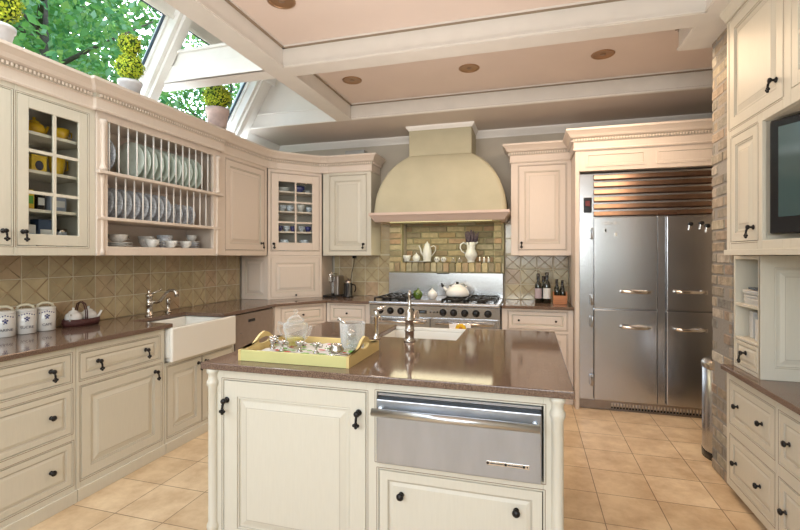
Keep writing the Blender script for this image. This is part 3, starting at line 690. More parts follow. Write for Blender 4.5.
# magnets on the doors
for i,(x,z) in enumerate(((1.325,1.671),(1.408,1.677),(1.453,1.652))):
    t=thing('bottle_magnet','black-capped clip magnet, %s from the left on the upper right refrigerator door'%ORD[i],'magnet',(x,4.387,z),0,'clip magnets on the refrigerator')
    m=MB(); m.lathe([(.001,.0),(.018,.0),(.018,.014),(.001,.016)],(0,0,.0),12,0,'y'); m.box(-.015,.015,-.016,-.001,-.006,.010); m.build('cap',BLACK,t,bev=.002)
    m=MB(); m.add([(-.012,-.001,-.008),(.010,-.001,-.008),(-.002,-.001,-.055),(-.018,-.001,-.055),(-.012,-.010,-.008),(.010,-.010,-.008),(-.002,-.010,-.055),(-.018,-.010,-.055)],[(0,1,2,3),(4,7,6,5),(0,4,5,1),(3,2,6,7),(0,3,7,4),(1,5,6,2)]); m.build('clip',CHROME,t,bev=.002)
for i,x in enumerate((.625,.655,.68,.705,.735,.76)):
    m=MB()
    if i in (1,2,4): m.tube([(.010*math.cos(k*PI/6),0,.010*math.sin(k*PI/6)) for k in range(12)],.003,6,closed=True)
    else: m.box(-.010,.010,-.003,.001,-.009,.009)
    tag(m.build('letter_magnet',SILVER,loc=(x,4.386,1.69)),'tiny silver letter magnet, %s in the short row on the upper left refrigerator door'%ORD[i],'magnet','letter magnets')
for x,z,l in ((.655,1.625,'small square black and silver magnet below the row of letters'),(.741,1.589,'small pale rectangular magnet right of the square one')):
    m=MB(); m.box(-.012,.012,-.004,.003,-.022,.022,0); m.box(-.006,.006,-.005,-.004,-.012,.012,1); tag(m.build('refrigerator_magnet',[SILVER,BLACK if x<.7 else PAPER],loc=(x,4.386,z)),l,'magnet')

# ------------------------------------------------------------------ trash can
t=thing('trash_can','tall round brushed steel pedal bin tucked behind the brick pier','trash can',(1.335,3.61,0))
m=MB(); m.lathe([(.001,.0),(.168,.0),(.170,.03),(.170,.045),(.168,.05)],seg=32); m.build('base',BLACK,t)
m=MB(); m.lathe([(.166,.05),(.166,.62),(.160,.622),(.001,.622)],seg=40); m.build('body',STEEL,t)
m=MB(); m.lathe([(.170,.622),(.172,.65),(.160,.668),(.10,.685),(.001,.690)],seg=40); m.lathe([(.170,.622),(.001,.624)],seg=40); m.build('lid',BRNICK,t)

# ------------------------------------------------------------------ island
t=thing('kitchen_island','cream kitchen island with turned corner posts and raised-panel doors','kitchen island',(-1.40,1.735,0))
W=1.51; D=1.255
ops=[L((.065,.755),(.10,.838),'door',[('drop',.085,.748),('drop',.722,.752)],.068),L((.80,1.45),(.565,.845),'open'),L((.808,1.448),(.10,.53),'drawer',[('round',.905,.440),('round',1.352,.446)],.035)]
m=MB(); frame_cells(m,W,.885,ops)
m.box(0,W,.0215,.80,0,.56,0,front=2); m.box(0,.79,.0215,.80,.56,.885,0,front=2); m.box(1.46,W,.02,.80,.56,.885); m.box(.79,1.46,.45,.80,.56,.885); m.box(0,W,.80,D,0,.64); m.box(0,.475,.80,D,.64,.885); m.box(1.025,W,.80,D,.64,.885)
m.box(0,W,-.008,0,0,.09)
m.build('carcass',[CREAM,INTER,DARKGAP],t,bev=.0015,seg=1)
q=MB()
for o in ops:
    x0,x1=o['x']; a,c=o['z']; w=.0028
    q.box(x0-w-.006,x0-.006,-.0008,0,a-.008,c+.008); q.box(x1+.006,x1+w+.006,-.0008,0,a-.008,c+.008); q.box(x0-.006,x1+.006,-.0008,0,c+.006,c+.006+w); q.box(x0-.006,x1+.006,-.0008,0,a-.006-w,a-.006)
q.build('bead_moulding',BEADM,t)
for o in ops:
    if o['k']!='open': front(t,o,CREAM,0)
for x,y in ((.012,-.002),(W-.012,-.002),(.012,D),(W-.012,D)):
    m=MB(); m.lathe([(.001,.0),(.030,.0),(.030,.10),(.024,.11),(.022,.15),(.028,.165),(.028,.175),(.021,.19),(.021,.80),(.028,.815),(.028,.828),(.021,.84),(.021,.86),(.028,.87),(.028,.885),(.001,.885)],(x,y,0),22); m.build('corner_post',CREAM,t)
m=MB(); m.T=Matrix.Translation((W,.05,0))@Matrix.Rotation(PI/2,4,'Z'); m.rings(.0,.55,.10,.86,[(a,-.002+y,c) for a,y,c in door_rings(.06)]); m.rings(.58,1.15,.10,.86,[(a,-.002+y,c) for a,y,c in door_rings(.06)]); 
m.build('end_panel',[CREAM,GLAZE],t)
m=MB(); m.T=Matrix.Translation((0,D-.05,0))@Matrix.Rotation(-PI/2,4,'Z'); m.rings(.0,.55,.10,.86,[(a,-.002+y,c) for a,y,c in door_rings(.06)]); m.rings(.58,1.15,.10,.86,[(a,-.002+y,c) for a,y,c in door_rings(.06)]); m.build('end_panel',[CREAM,GLAZE],t)
m=MB(); m.prism([(-1.435,1.705),(.155,1.705),(.155,3.02),(-.405,3.02),(-.405,2.555),(-.895,2.555),(-.895,3.02),(-1.435,3.02)],.886,.915)
tag(m.build('island_worktop',STONE,bev=.004,seg=3),'glossy speckled brown stone top of the kitchen island','worktop')
t=thing('prep_sink','white apron-front prep sink set in the back of the island','sink',(-.92,2.535,.645))
m=MB(); m.box(0,.54,.0,.50,0,.02); m.box(0,.025,.0,.50,.02,.24); m.box(.515,.54,0,.50,.02,.24); m.box(.025,.515,0,.02,.02,.24); m.box(.0,.54,.455,.484,.02,.24); m.box(.028,.512,.455,.484,.24,.262); m.build('basin',FIRE,t,bev=.006,seg=2)
# warming drawer
t=thing('warming_drawer','stainless steel warming drawer with a long bar handle in the island front','appliance',(-.60,1.735,.565))
m=MB(); m.box(.005,.645,.02,.44,.005,.275); m.build('body',BLACK,t)
m=MB(); m.box(.008,.642,-.028,.02,.002,.258); d=m.build('drawer_front',STEELH,t,bev=.004)
m=MB(); m.box(.008,.642,-.010,.02,.270,.278,0); m.box(.008,.642,.0,.02,.2585,.270,1)
m.build('vent_strip',[STEELH,BLACK],t)
m=MB(); m.tube([(.0,-.060,.216),(.636,-.060,.216)],.0155,16); m.build('handle',STEELHB,d)
for x in (.025,.62):
    m=MB(); m.tube([(x,-.028,.220),(x,-.060,.216)],[.012,.010],10); m.build('handle_bracket',CHROME,d)
m=MB(); m.box(.445,.60,-.031,-.028,.052,.068); b=m.build('badge',SILVER,d,bev=.001)
m=MB()
for x in (.450,.515,.580,.592): m.ball((x,-.031,.060),.0055 if x<.59 else .003,8,0,sy=.3)
m.box(.458,.508,-.0317,-.031,.058,.061); m.box(.522,.574,-.0317,-.031,.058,.061)
m.build('badge_marks',IRON,b)
# island taps
t=thing('prep_faucet','brushed nickel column tap with a pointed finial on the island','faucet',(-.652,2.455,.915))
m=MB(); m.lathe([(.001,0),(.033,0),(.033,.006),(.027,.012),(.0255,.02),(.0255,.055),(.029,.058),(.029,.064),(.0255,.067),(.0255,.115),(.029,.118),(.029,.126),(.024,.132),(.024,.160),(.020,.172),(.013,.182),(.010,.20),(.012,.207),(.009,.214),(.008,.25),(.011,.258),(.011,.268),(.005,.285),(.001,.286)],seg=24); m.build('column',BRNICK,t)
m=MB(); m.tube([(0,.02,.10),(0,.08,.115),(0,.14,.15),(0,.175,.15),(0,.195,.11)],[.012,.012,.011,.011,.012],10); m.build('spout',BRNICK,t)
t=thing('filtered_water_tap','small nickel tap with a short side lever left of the column tap','faucet',(-.858,2.475,.915))
m=MB(); m.lathe([(.001,0),(.024,0),(.024,.005),(.016,.015),(.013,.03),(.011,.10),(.014,.12),(.016,.145),(.014,.155),(.010,.165),(.001,.166)],seg=18); m.build('stem',CHROME,t)
m=MB(); m.tube([(-.012,0,.165),(.02,0,.175),(.055,.005,.185)],[.011,.012,.008],10); m.build('lever',CHROME,t)
m=MB(); m.tube([(0,.01,.10),(0,.06,.13),(0,.09,.10)],.007,8); m.build('spout',CHROME,t)

# ------------------------------------------------------------------ tray and its load
t=thing('serving_tray','lime yellow wooden serving tray with arched cut-out handles on the island','tray',(-1.018,1.985,.9155))
hx,hy=.275,.20
m=MB(); m.box(-hx+.012,hx-.012,-hy+.012,hy-.012,0,.008); m.build('tray_bottom',TRAYI,t)
m=MB(); m.box(-hx+.012,hx-.012,-hy,-hy+.012,.0,.050); m.build('long_side',TRAYM,t,bev=.002)
m=MB(); m.box(-hx+.012,hx-.012,hy-.012,hy,.0,.050); m.build('long_side',TRAYI,t,bev=.002)
for sx in (-1,1):
    n=40; outer=[]; inner=[]
    def top(y):
        u=abs(y)/.125
        return .050 if u>=1 else .050+.055*(math.cos(u*PI)*.5+.5)
    for k in range(n):
        a=2*PI*k/n; c_,s_=math.cos(a),math.sin(a); inner.append((.052*c_,.062+.015*s_))
        # ray to outline
        oy=max(-hy,min(hy,.30*c_*1.2)); 
        if s_>=0: outer.append((max(-hy,min(hy,c_*hy*1.15)), top(max(-hy,min(hy,c_*hy*1.15)))))
        else: outer.append((max(-hy,min(hy,c_*hy*1.15)),0))
    m=MB(); x0=sx*hx; x1=sx*(hx-.012); vs=[]
    for x in (x0,x1):
        vs+=[(x,y,z) for y,z in outer]; vs+=[(x,y,z) for y,z in inner]
    fs=[]
    for k in range(n):
        k2=(k+1)%n; fs+=[(k,k2,n+k2,n+k),(2*n+k,3*n+k,3*n+k2,2*n+k2),(k,2*n+k,2*n+k2,k2),(n+k,n+k2,3*n+k2,3*n+k)]
    m.add(vs,fs); m.build('handle_side',TRAYI,t)
# napkin liner
m=MB(); n=26; vs=[]; fs=[]
for i in range(n+1):
    for j in range(n+1):
        x=-.25+.50*i/n; y=-.175+.35*j/n; vs.append((x,y,.004+.006*(math.sin(x*60+y*25)*math.cos(y*55-x*20))+.006))
for i in range(n):
    for j in range(n): fs.append((i*(n+1)+j,(i+1)*(n+1)+j,(i+1)*(n+1)+j+1,i*(n+1)+j+1))
m.add(vs,fs,0,True)
t=thing('tray_napkin','crumpled white napkin with green leaf print lining the tray','napkin',(-1.018,1.985,.926)); m.build('cloth',CLOTH,t)
m=MB(); q=random.Random(3)
for k in range(46):
    x=q.uniform(-.23,.23); y=q.uniform(-.16,.16); m.ball((x,y,.019),.013,6,0 if k%6 else 1,sx=q.uniform(.6,2.2),sy=q.uniform(.5,1),sz=.12)
m.build('leaf_print',[LEAFG,REDP],t)
def goblet(x,y,label,h=.048,r=.020):
    t=thing('silver_cup',label,'cup',(x,y,.945),0,'small silver cups on the tray')
    m=MB(); m.lathe([(.001,0),(r*.75,0),(r*.7,.004),(.006,.012),(.005,.024),(r*.6,.030),(r,.042),(r*1.1,h),(r,h),(r*.85,.044),(.001,.034)],seg=18); m.build('bowl',SILVER,t)
    m=MB(); m.tube([(r*.9,0,.046),(r*1.6,0,.044),(r*1.5,0,.030),(r*.7,0,.030)],.003,6); m.build('handle',SILVER,t); return t
for i,(x,y,l) in enumerate(((-1.205,1.935,'small silver cup nearest the left handle of the tray'),(-1.135,1.905,'small silver cup in front of the glass teapot'),(-1.045,1.91,'small silver cup in the middle of the tray'),(-.955,1.90,'small silver cup left of the crystal ice bucket'),(-1.245,1.995,'small silver cup behind the leftmost one on the tray'))): goblet(x,y,l)
t=thing('silver_creamer','round silver creamer with a wide lip near the right end of the tray','creamer',(-.845,1.885,.945))
m=MB(); m.lathe([(.001,0),(.018,0),(.022,.004),(.033,.018),(.034,.030),(.024,.042),(.026,.052),(.020,.050),(.020,.040),(.001,.008)],seg=20); m.build('body',SILVER,t)
m=MB(); m.tube([(-.03,0,.036),(-.050,0,.040),(-.048,0,.018),(-.03,0,.014)],.003,6); m.build('handle',SILVER,t)
t=thing('silver_sugar_tongs','silver serving spoon lying across the right end of the tray','spoon',(-.90,1.835,.944))
m=MB(); m.ball((0,0,.006),.018,12,0,sx=1.4,sz=.35); m.tube([(.02,0,.006),(.07,.02,.012),(.12,.03,.012)],[.004,.003,.005],6); m.build('spoon_body',SILVER,t)
# glass teapot
t=thing('glass_teapot','clear fluted glass teapot with a pointed lid on the yellow tray','teapot',(-1.137,2.035,.938))
m=MB(); m.lathe([(.001,.004),(.040,.0),(.044,.01),(.050,.05),(.062,.10),(.060,.118),(.045,.125),(.040,.128),(.042,.122),(.056,.112),(.057,.10),(.046,.05),(.040,.012),(.001,.010)],seg=20); m.build('body',CRYS,t)
m=MB(); m.lathe([(.044,.127),(.040,.140),(.022,.155),(.008,.162),(.006,.170),(.012,.178),(.008,.188),(.001,.192)],seg=18); m.build('lid',CRYS,t)
m=MB(); m.tube([(-.055,0,.11),(-.095,0,.12),(-.100,0,.09),(-.085,0,.06),(-.05,0,.045)],.006,8); m.build('handle',CRYS,t)
m=MB(); m.tube([(.05,0,.05),(.075,0,.075),(.085,0,.11)],[.012,.009,.007],8); m.build('spout',CRYS,t)
m=MB(); m.lathe([(.001,.01),(.042,.012),(.046,.05),(.001,.052)],seg=20); m.build('tea',mat('pale_tea',(.75,.62,.15),.1,trans=.6),t)
# ice bucket
t=thing('ice_bucket','clear crystal ice bucket with a silver scoop standing on the tray','ice bucket',(-.832,2.045,.938))
m=MB(); m.lathe([(.001,.008),(.052,.0),(.055,.01),(.063,.135),(.060,.135),(.051,.016),(.001,.014)],seg=12); m.build('bucket',CRYS,t)
m=MB(); m.tube([(-.02,0,.09),(-.045,0,.135),(-.075,0,.150)],[.006,.007,.010],8); m.ball((-.01,0,.075),.03,14,0,sz=.9); m.build('scoop',SILVER,t)
m=MB(); q=random.Random(5)
for k in range(16):
    a=q.uniform(0,2*PI); r=q.uniform(0,.034); m.T=Matrix.Translation((r*math.cos(a),r*math.sin(a),q.uniform(.02,.06)))@Matrix.Rotation(q.uniform(0,3),4,(q.random(),q.random(),.3)); m.box(-.011,.011,-.011,.011,-.011,.011)
m.build('ice',CRYS,t,bev=.002)

# ------------------------------------------------------------------ left sink tap
t=thing('kitchen_faucet','brushed nickel tap with a swan neck spout behind the farmhouse sink','faucet',(-2.955,2.925,.915))
m=MB(); m.lathe([(.001,0),(.032,0),(.032,.008),(.025,.014),(.024,.08),(.028,.084),(.028,.092),(.022,.10),(.024,.15),(.028,.155),(.028,.165),(.018,.175),(.010,.185),(.013,.195),(.010,.205),(.001,.208)],seg=22); m.build('column',BRNICK,t)
m=MB(); m.tube([(.02,0,.11),(.07,.005,.108),(.10,.01,.12),(.145,.02,.18),(.18,.025,.205),(.215,.03,.205),(.238,.03,.185),(.245,.03,.155)],[.012,.012,.013,.012,.011,.012,.014,.015],12); m.build('spout',BRNICK,t)
m=MB(); m.tube([(0,.01,.17),(.03,.04,.19),(.05,.065,.205)],[.007,.005,.007],8); m.ball((.05,.065,.206),.010,8); m.build('lever',BRNICK,t)
t=thing('side_sprayer','short brushed nickel side sprayer right of the swan neck tap','sprayer',(-2.955,3.125,.915))
m=MB(); m.lathe([(.001,0),(.024,0),(.024,.008),(.015,.016),(.014,.07),(.018,.08),(.020,.105),(.018,.122),(.001,.128)],seg=18); m.build('body',BRNICK,t)

# ------------------------------------------------------------------ canisters
for i,(y,w,l) in enumerate(((1.925,'FARINE','white canister marked FARINE, leftmost of the three on the left counter'),(2.045,'SUCRE','white canister marked SUCRE, middle of the three on the left counter'),(2.165,'CAFE','white canister marked CAFE, nearest the wicker teapot caddy'))):
    t=thing('canister',l,'canister',(-3.025,y,.9155),RL-.45,'blue-flowered canisters')
    r=.056
    m=MB(); m.lathe([(.001,.0),(r-.004,.0),(r,.004),(r,.136),(r-.004,.140),(.001,.140)],seg=28); m.build('body',PORC,t)
    m=MB(); m.lathe([(r+.002,.140),(r+.002,.148),(r-.006,.154),(.001,.156)],seg=28); d=m.build('lid',PORC,t)
    m=MB(); m.tube([(-.042,0,.150),(-.036,0,.168),(-.015,0,.178),(.015,0,.178),(.036,0,.168),(.042,0,.150)],.008,8); m.build('handle',mat('cream_handle',(.65,.62,.48),.3) if i==0 else bpy.data.materials['cream_handle'],d)
    m=MB()
    for a,b,rr in ((0,.0,.009),(-.012,.010,.007),(.012,.010,.007),(0,.018,.007),(-.007,-.012,.005),(.007,-.010,.005)): m.ball((a*.8,-r-.0005,.090+b*.8),rr*.75,8,0,sy=.2)
    for a in range(-3,4): m.ball((a*.012+.0,-math.sqrt(max(0,r*r-(a*.012)**2))-.0005,.128-.004*abs(a)),.004,6,0,sy=.3)
    m.build('flower_motif',BLUEI,t)
    text('lettering',w,.022,t,INK,(0,-r-.0012,.042))
# caddy
t=thing('teapot_caddy','oval dark wicker caddy with a tall hoop handle holding two teapots','caddy',(-2.995,2.385,.9155),RL-.12)
m=MB(); m.lathe([(.001,.0),(.110,.0),(.122,.02),(.121,.050),(.115,.050),(.110,.012),(.001,.010)],seg=30,sy=.60); m.build('basket',WICK,t)
m=MB()
for s_ in (-.006,.006):
    m.tube([(s_,-.058,.04),(s_,-.056,.10),(s_,-.035,.150),(s_,0,.165),(s_,.035,.150),(s_,.056,.10),(s_,.058,.04)],.004,6)
m.build('handle',WICK,t)
def teapot(label,loc,rz,s,mt,group=None,name='teapot',kn=None,spout=True,lidm=None):
    t=thing(name,label,'teapot',loc,rz,group)
    m=MB(); m.lathe([(.001,0),(.030*s,0),(.034*s,.006*s),(.050*s,.03*s),(.054*s,.05*s),(.046*s,.075*s),(.028*s,.088*s),(.001,.090*s)],seg=22); m.build('body',mt,t)
    m=MB(); m.lathe([(.030*s,.086*s),(.028*s,.094*s),(.012*s,.102*s),(.006*s,.106*s),(.009*s,.112*s),(.007*s,.119*s),(.001,.121*s)],seg=16); m.build('lid',kn or mt,t)
    if spout:
        m=MB(); m.tube([(.045*s,0,.035*s),(.065*s,0,.05*s),(.080*s,0,.085*s)],[.014*s,.010*s,.007*s],9); m.build('spout',mt,t)
    m=MB(); m.tube([(-.042*s,0,.072*s),(-.070*s,0,.078*s),(-.078*s,0,.055*s),(-.066*s,0,.035*s),(-.048*s,0,.030*s)],.0055*s,7); m.build('handle',mt,t)
    return t
teapot('left white teapot in the wicker caddy, handle toward the canisters',(-2.997,2.330,.9285),RL+.6,.96,PORC)
teapot('right white teapot in the wicker caddy, spout toward the sink',(-2.997,2.440,.9285),RL-.7,.96,PORC)

# ------------------------------------------------------------------ crockery in the plate rack
def plate(name,label,loc,r,mats,group,lean=0):
    m=MB(); m.lathe([(.001,.004),(r*.60,.004),(r*.66,.007),(r*.95,.016),(r,.018),(r,.021),(r*.64,.012),(.001,.009)],seg=32)
    mm=[1 if (i%7) in (3,) or (i%7)==4 else 0 for i in range(len(m.f))]; m.m=mm
    o=m.build(name,mats,loc=loc,rot=(PI/2+lean,0,0)); return tag(o,label,'plate',group)
for i,y in enumerate((2.425,2.47)):
    plate('dinner_plate','blue-grey plate, %s from the left in the upper plate rack'%ORD[i],(-2.90,y,1.970+.135),.135,[PORCB,PLR],'plates in the upper rack')
p0=None
for i in range(11):
    y=2.705+i*.0625
    if p0 is None: p0=plate('dinner_plate','x',(-2.90,y,1.970+.143),.143,[PLG,mat('pale_green_rim',(.40,.52,.45),.2,coat=.5)],'plates in the upper rack'); o=p0
    else: o=p0.copy(); COL.objects.link(o); o.location=(-2.90,y,1.970+.143)
    o['label']='large pale green plate, %s from the left of the green plates in the upper rack'%ORD[i]
p0=None
for i in range(13):
    y=2.40+i*.075; r=.112 if i<9 else .088
    if i in (0,9): p0=plate('side_plate','x',(-2.90,y,1.664+r),r,[PORCB,PLR],'plates in the lower rack'); o=p0
    else: o=p0.copy(); COL.objects.link(o); o.location=(-2.90,y,1.664+r)
    o['label']='%s blue-rimmed plate, %s from the left in the lower plate rack'%('medium' if i<9 else 'small',ORD[i])
def cup(label,loc,rz,s,mt,cat='cup',group=None,saucer=True,tall=1,name='teacup'):
    t=thing(name,label,cat,loc,rz,group); z=0
    m=MB(); m.lathe([(.001,.002),(.022*s,.002),(.024*s,.006),(.036*s,.022*s*tall),(.042*s,.048*s*tall),(.040*s,.048*s*tall),(.033*s,.022*s*tall),(.001,.010)],seg=20); m.build('bowl',mt,t)
    m=MB(); m.tube([(.038*s,0,.042*s*tall),(.060*s,0,.042*s*tall),(.060*s,0,.022*s*tall),(.036*s,0,.018*s*tall)],.004*s,6); m.build('handle',mt,t); return t
def saucer(label,loc,r,mt,name='saucer',group=None):
    m=MB(); m.lathe([(.001,0),(r*.5,0),(r*.55,.004),(r,.012),(r,.015),(r*.5,.007),(.001,.006)],seg=26); return tag(m.build(name,mt,loc=loc),label,'saucer',group)
zb=1.4625
PATC=mat('patterned_white_china',(.62,.63,.62),.15,var=.18,scale=45,coat=.5)
cup('white cup standing at the far left of the rack bottom shelf',(-2.93,2.43,zb),RL,.9,PATC)
for k,zz in enumerate((0,.017)): saucer(('lower' if k==0 else 'upper')+' wide saucer under the broad soup cup in the rack',(-2.87,2.56,zb+zz),.098,PATC)
cup('broad patterned soup cup on two saucers at the left of the rack bottom shelf',(-2.87,2.56,zb+.034),RL,1.55,PATC,tall=.75)
cup('front patterned teacup left of the middle on the rack bottom shelf',(-2.80,2.80,zb),RL,1.25,PATC)
cup('patterned teacup behind the front left one on the rack bottom shelf',(-2.96,2.90,zb),RL,1.45,PATC,tall=1.3)
cup('front patterned teacup in the middle of the rack bottom shelf',(-2.80,2.99,zb),RL+2.6,1.2,PATC)
saucer('saucer topmost of the stack at the right of the rack bottom shelf',(-2.92,3.36,zb+.048),.07,PATC)
for k in range(3): saucer('saucer in the rack bottom right stack, %s from the bottom'%ORD[k],(-2.92,3.36,zb+.016*k),.07,PORCB,group='stacked saucers')
cup('front patterned teacup at the right of the rack bottom shelf',(-2.80,3.15,zb),RL+2.6,1.2,PATC)
cup('patterned cup topping the saucer stack at the right of the plate rack',(-2.92,3.36,zb+.066),RL,1.1,PATC)
cup('tall pale cup behind the middle teacup on the rack bottom shelf',(-2.97,3.10,zb),RL,1.5,PORCB,tall=1.5)
# glazed cabinet contents
def on(z): return z+.0095
for k,(y,l) in enumerate(((1.90,'yellow teacup on a saucer at the left of the top glazed shelf'),(2.17,'yellow teacup on a saucer at the right of the top glazed shelf'))):
    saucer('yellow saucer under the %s teacup on the top glazed shelf'%('left' if k==0 else 'right'),(-2.90,y,on(ly[2])),.07,YEL)
    cup(l,(-2.90,y,on(ly[2])+.016),RL,1.2,YEL,tall=1.2)
teapot('squat yellow teapot between the teacups on the top glazed shelf',(-2.93,2.03,on(ly[2])),RL,1.05,YEL)
t=thing('tea_tin','square yellow tin with a dark oval on the middle glazed shelf','tin',(-2.93,2.03,on(ly[1])),RL)
m=MB(); m.box(-.045,.045,-.045,.045,0,.10); m.build('body',YELD,t,bev=.003); m=MB(); m.ball((0,-.0455,.05),.025,14,0,sy=.06,sz=1.2); m.build('label_panel',INK,t); m=MB(); m.box(-.047,.047,-.047,.047,.10,.112); m.build('lid',YELD,t,bev=.002)
cup('tall yellow pitcher mug on the middle glazed shelf',(-2.93,2.17,on(ly[1])),RL,1.15,YEL,tall=2.4,name='pitcher_mug')
def carton(label,loc,w,d,h,mt,band=PAPER,name='carton'):
    t=thing(name,label,'box',loc,RL); m=MB(); m.box(-w/2,w/2,-d/2,d/2,0,h); m.build('body',mt,t,bev=.002); m=MB(); m.box(-w/2*.8,w/2*.8,-d/2-.001,-d/2,h*.3,h*.7); m.build('label_panel',band,t)
carton('yellow and green tea carton on the third glazed shelf',(-2.88,1.95,on(ly[0])),.06,.05,.12,YELD,LEAFG)
carton('black carton beside the yellow tea carton on the third glazed shelf',(-2.88,2.02,on(ly[0])),.045,.05,.11,BLACK)
carton('grey-blue carton at the right of the third glazed shelf',(-2.88,2.12,on(ly[0])),.10,.06,.10,mat('grey_blue_card',(.30,.34,.42),.6))
carton('low white box at the left on the bottom of the glazed cabinet',(-2.87,1.93,1.4185),.09,.07,.165,PAPER,mat('pale_blue_card',(.4,.5,.6),.6))
carton('dark blue carton in the middle on the bottom of the glazed cabinet',(-2.87,2.04,1.4185),.10,.07,.20,mat('navy_card',(.04,.07,.13),.5))
m=MB(); m.lathe([(.001,0),(.03,0),(.03,.13),(.001,.132)],seg=16); m.lathe([(.031,.13),(.031,.15),(.001,.151)],seg=16,mi=1); tag(m.build('glass_jar',[PORCB,BRNICK],loc=(-2.88,2.16,1.4185)),'small jar with a metal lid at the bottom right of the glazed cabinet','jar')
# corner cabinet contents: positions along the diagonal
def diag(s_,d): 
    c_,n_=math.cos(ac),math.sin(ac); return (XU+s_*c_-d*n_, 4.32+s_*n_+d*c_)
NAVY=mat('navy_glass_bowl',(.06,.06,.20),.1,coat=.5)
def cb(s_,z,l,mt,sc=1.0,tall=1.0,rz=.3,name='teacup'): x,y=diag(s_,.15); cup(l,(x,y,on(z)),ac+rz-1.5,sc,mt,tall=tall,name=name)
x,y=diag(.21,.15)
for k in range(3): saucer('stacked white saucer on the corner cabinet top shelf, %s from the bottom'%ORD[k],(x,y,on(ly[2])+.016*k),.085,PORC,group='saucers in the corner cabinet')
cb(.40,ly[2],'navy glass bowl on the top shelf of the corner cabinet',NAVY,1.5,1.1,name='bowl'); cb(.50,ly[2],'white cup right of the navy bowl in the corner cabinet',PORC,.8)
for i,s_ in enumerate((.20,.29)): cb(s_,ly[1],'patterned cup, %s from the left on the middle shelf of the corner cabinet'%ORD[i],PORCB,1.1,1.4)
cb(.42,ly[1],'plain white mug on the middle shelf of the corner cabinet',PORC,1.0,1.9,name='mug'); cb(.52,ly[1],'patterned mug at the right of the middle shelf in the corner cabinet',PORCB,.9,1.6,name='mug')
for i,s_ in enumerate((.17,.25,.33,.43,.51)): cb(s_,ly[0],'small blue-patterned mug, %s from the left on the third shelf of the corner cabinet'%ORD[i],PORCB if i%2 else NAVY,.85,1.6,name='mug')
for i,s_ in enumerate((.22,.46)): cb(s_,1.4095,'grey-blue bowl at the %s on the bottom of the corner cabinet'%('left','right')[i],PORCB,1.3,2.6,name='bowl')

# ------------------------------------------------------------------ coffee corner
t=thing('coffee_machine','small chrome and black capsule coffee machine on the corner worktop','coffee machine',(-2.21,4.86,.9155))
m=MB(); m.box(-.10,.07,-.10,.14,0,.022); m.build('drip_base',BLACK,t,bev=.006)
m=MB(); m.box(-.05,.06,.0,.12,.022,.24); m.build('housing',STEEL,t,bev=.02,seg=3)
m=MB(); m.box(-.045,.0,-.07,.02,.17,.255); m.build('brew_head',CHROME,t,bev=.015,seg=3)
m=MB(); m.box(.02,.075,-.05,.12,.022,.25); m.build('water_tank',STEELD,t,bev=.012,seg=2)
m=MB(); m.tube([(-.04,-.05,.255),(-.02,-.02,.275),(.03,.02,.27)],.008,8); m.build('lever',CHROME,t)
t=thing('milk_frother','black cylindrical milk frother with a steel lid beside the coffee machine','frother',(-2.035,4.87,.9155))
m=MB(); m.lathe([(.001,0),(.062,0),(.062,.015),(.050,.022),(.048,.16),(.044,.165),(.001,.166)],seg=24); m.build('body',BLACK,t)
m=MB(); m.lathe([(.044,.165),(.040,.19),(.012,.20),(.010,.215),(.001,.217)],seg=20); m.build('lid',STEELD,t)
m=MB(); m.tube([(.045,0,.15),(.085,0,.14),(.095,0,.10),(.08,0,.06)],.007,8); m.build('handle',BLACK,t)
m=MB(); m.tube([(-2.045,4.985,1.14),(-2.042,5.0,1.20),(-2.04,5.06,1.30),(-2.04,5.07,1.395)],.004,6); m.box(-2.058,-2.022,5.05,5.10,1.365,1.396); m.tube([(-2.045,4.93,1.0),(-2.045,4.96,1.08),(-2.045,4.985,1.14)],.004,6)
tag(m.build('power_cord',BLACK),'black power cord dropping from the wall cabinet to the frother','cord')

# ------------------------------------------------------------------ on the range
teapot('small olive green teapot on the griddle of the range',(-1.14,4.64,.9385),PI/2+.8,.98,GREENC)
t=teapot('small off-white lidded sugar pot right of the green teapot',(-.985,4.64,.9385),-PI/2,1.0,PORC,spout=False)
t['category']='pot'
t=thing('stovetop_kettle','large white enamel kettle with a black knob on the right burners','kettle',(-.745,4.80,.965))
m=MB(); m.lathe([(.001,0),(.115,0),(.128,.012),(.128,.035),(.115,.065),(.085,.095),(.055,.108),(.001,.11)],seg=32); m.build('body',PORC,t)
m=MB(); m.lathe([(.060,.104),(.058,.115),(.03,.125),(.001,.128)],seg=24); d=m.build('lid',PORC,t)
m=MB(); m.ball((0,0,.140),.017,12); m.build('knob',BLACK,d)
m=MB(); m.tube([(-.10,0,.05),(-.135,0,.075),(-.155,0,.10)],[.022,.016,.013],10); d=m.build('spout',PORC,t)
m=MB(); m.tube([(-.150,0,.097),(-.168,0,.118)],[.018,.014],10); m.tube([(-.165,0,.115),(-.175,0,.135)],.008,6); m.build('whistle',BLACK,d)
m=MB(); m.tube([(.09*math.cos(a),.11*math.sin(a),.095+.035*math.sin(a)) for a in [PI*k/12 for k in range(13)]],.004,8); m.build('bail_handle',SILVER,t)

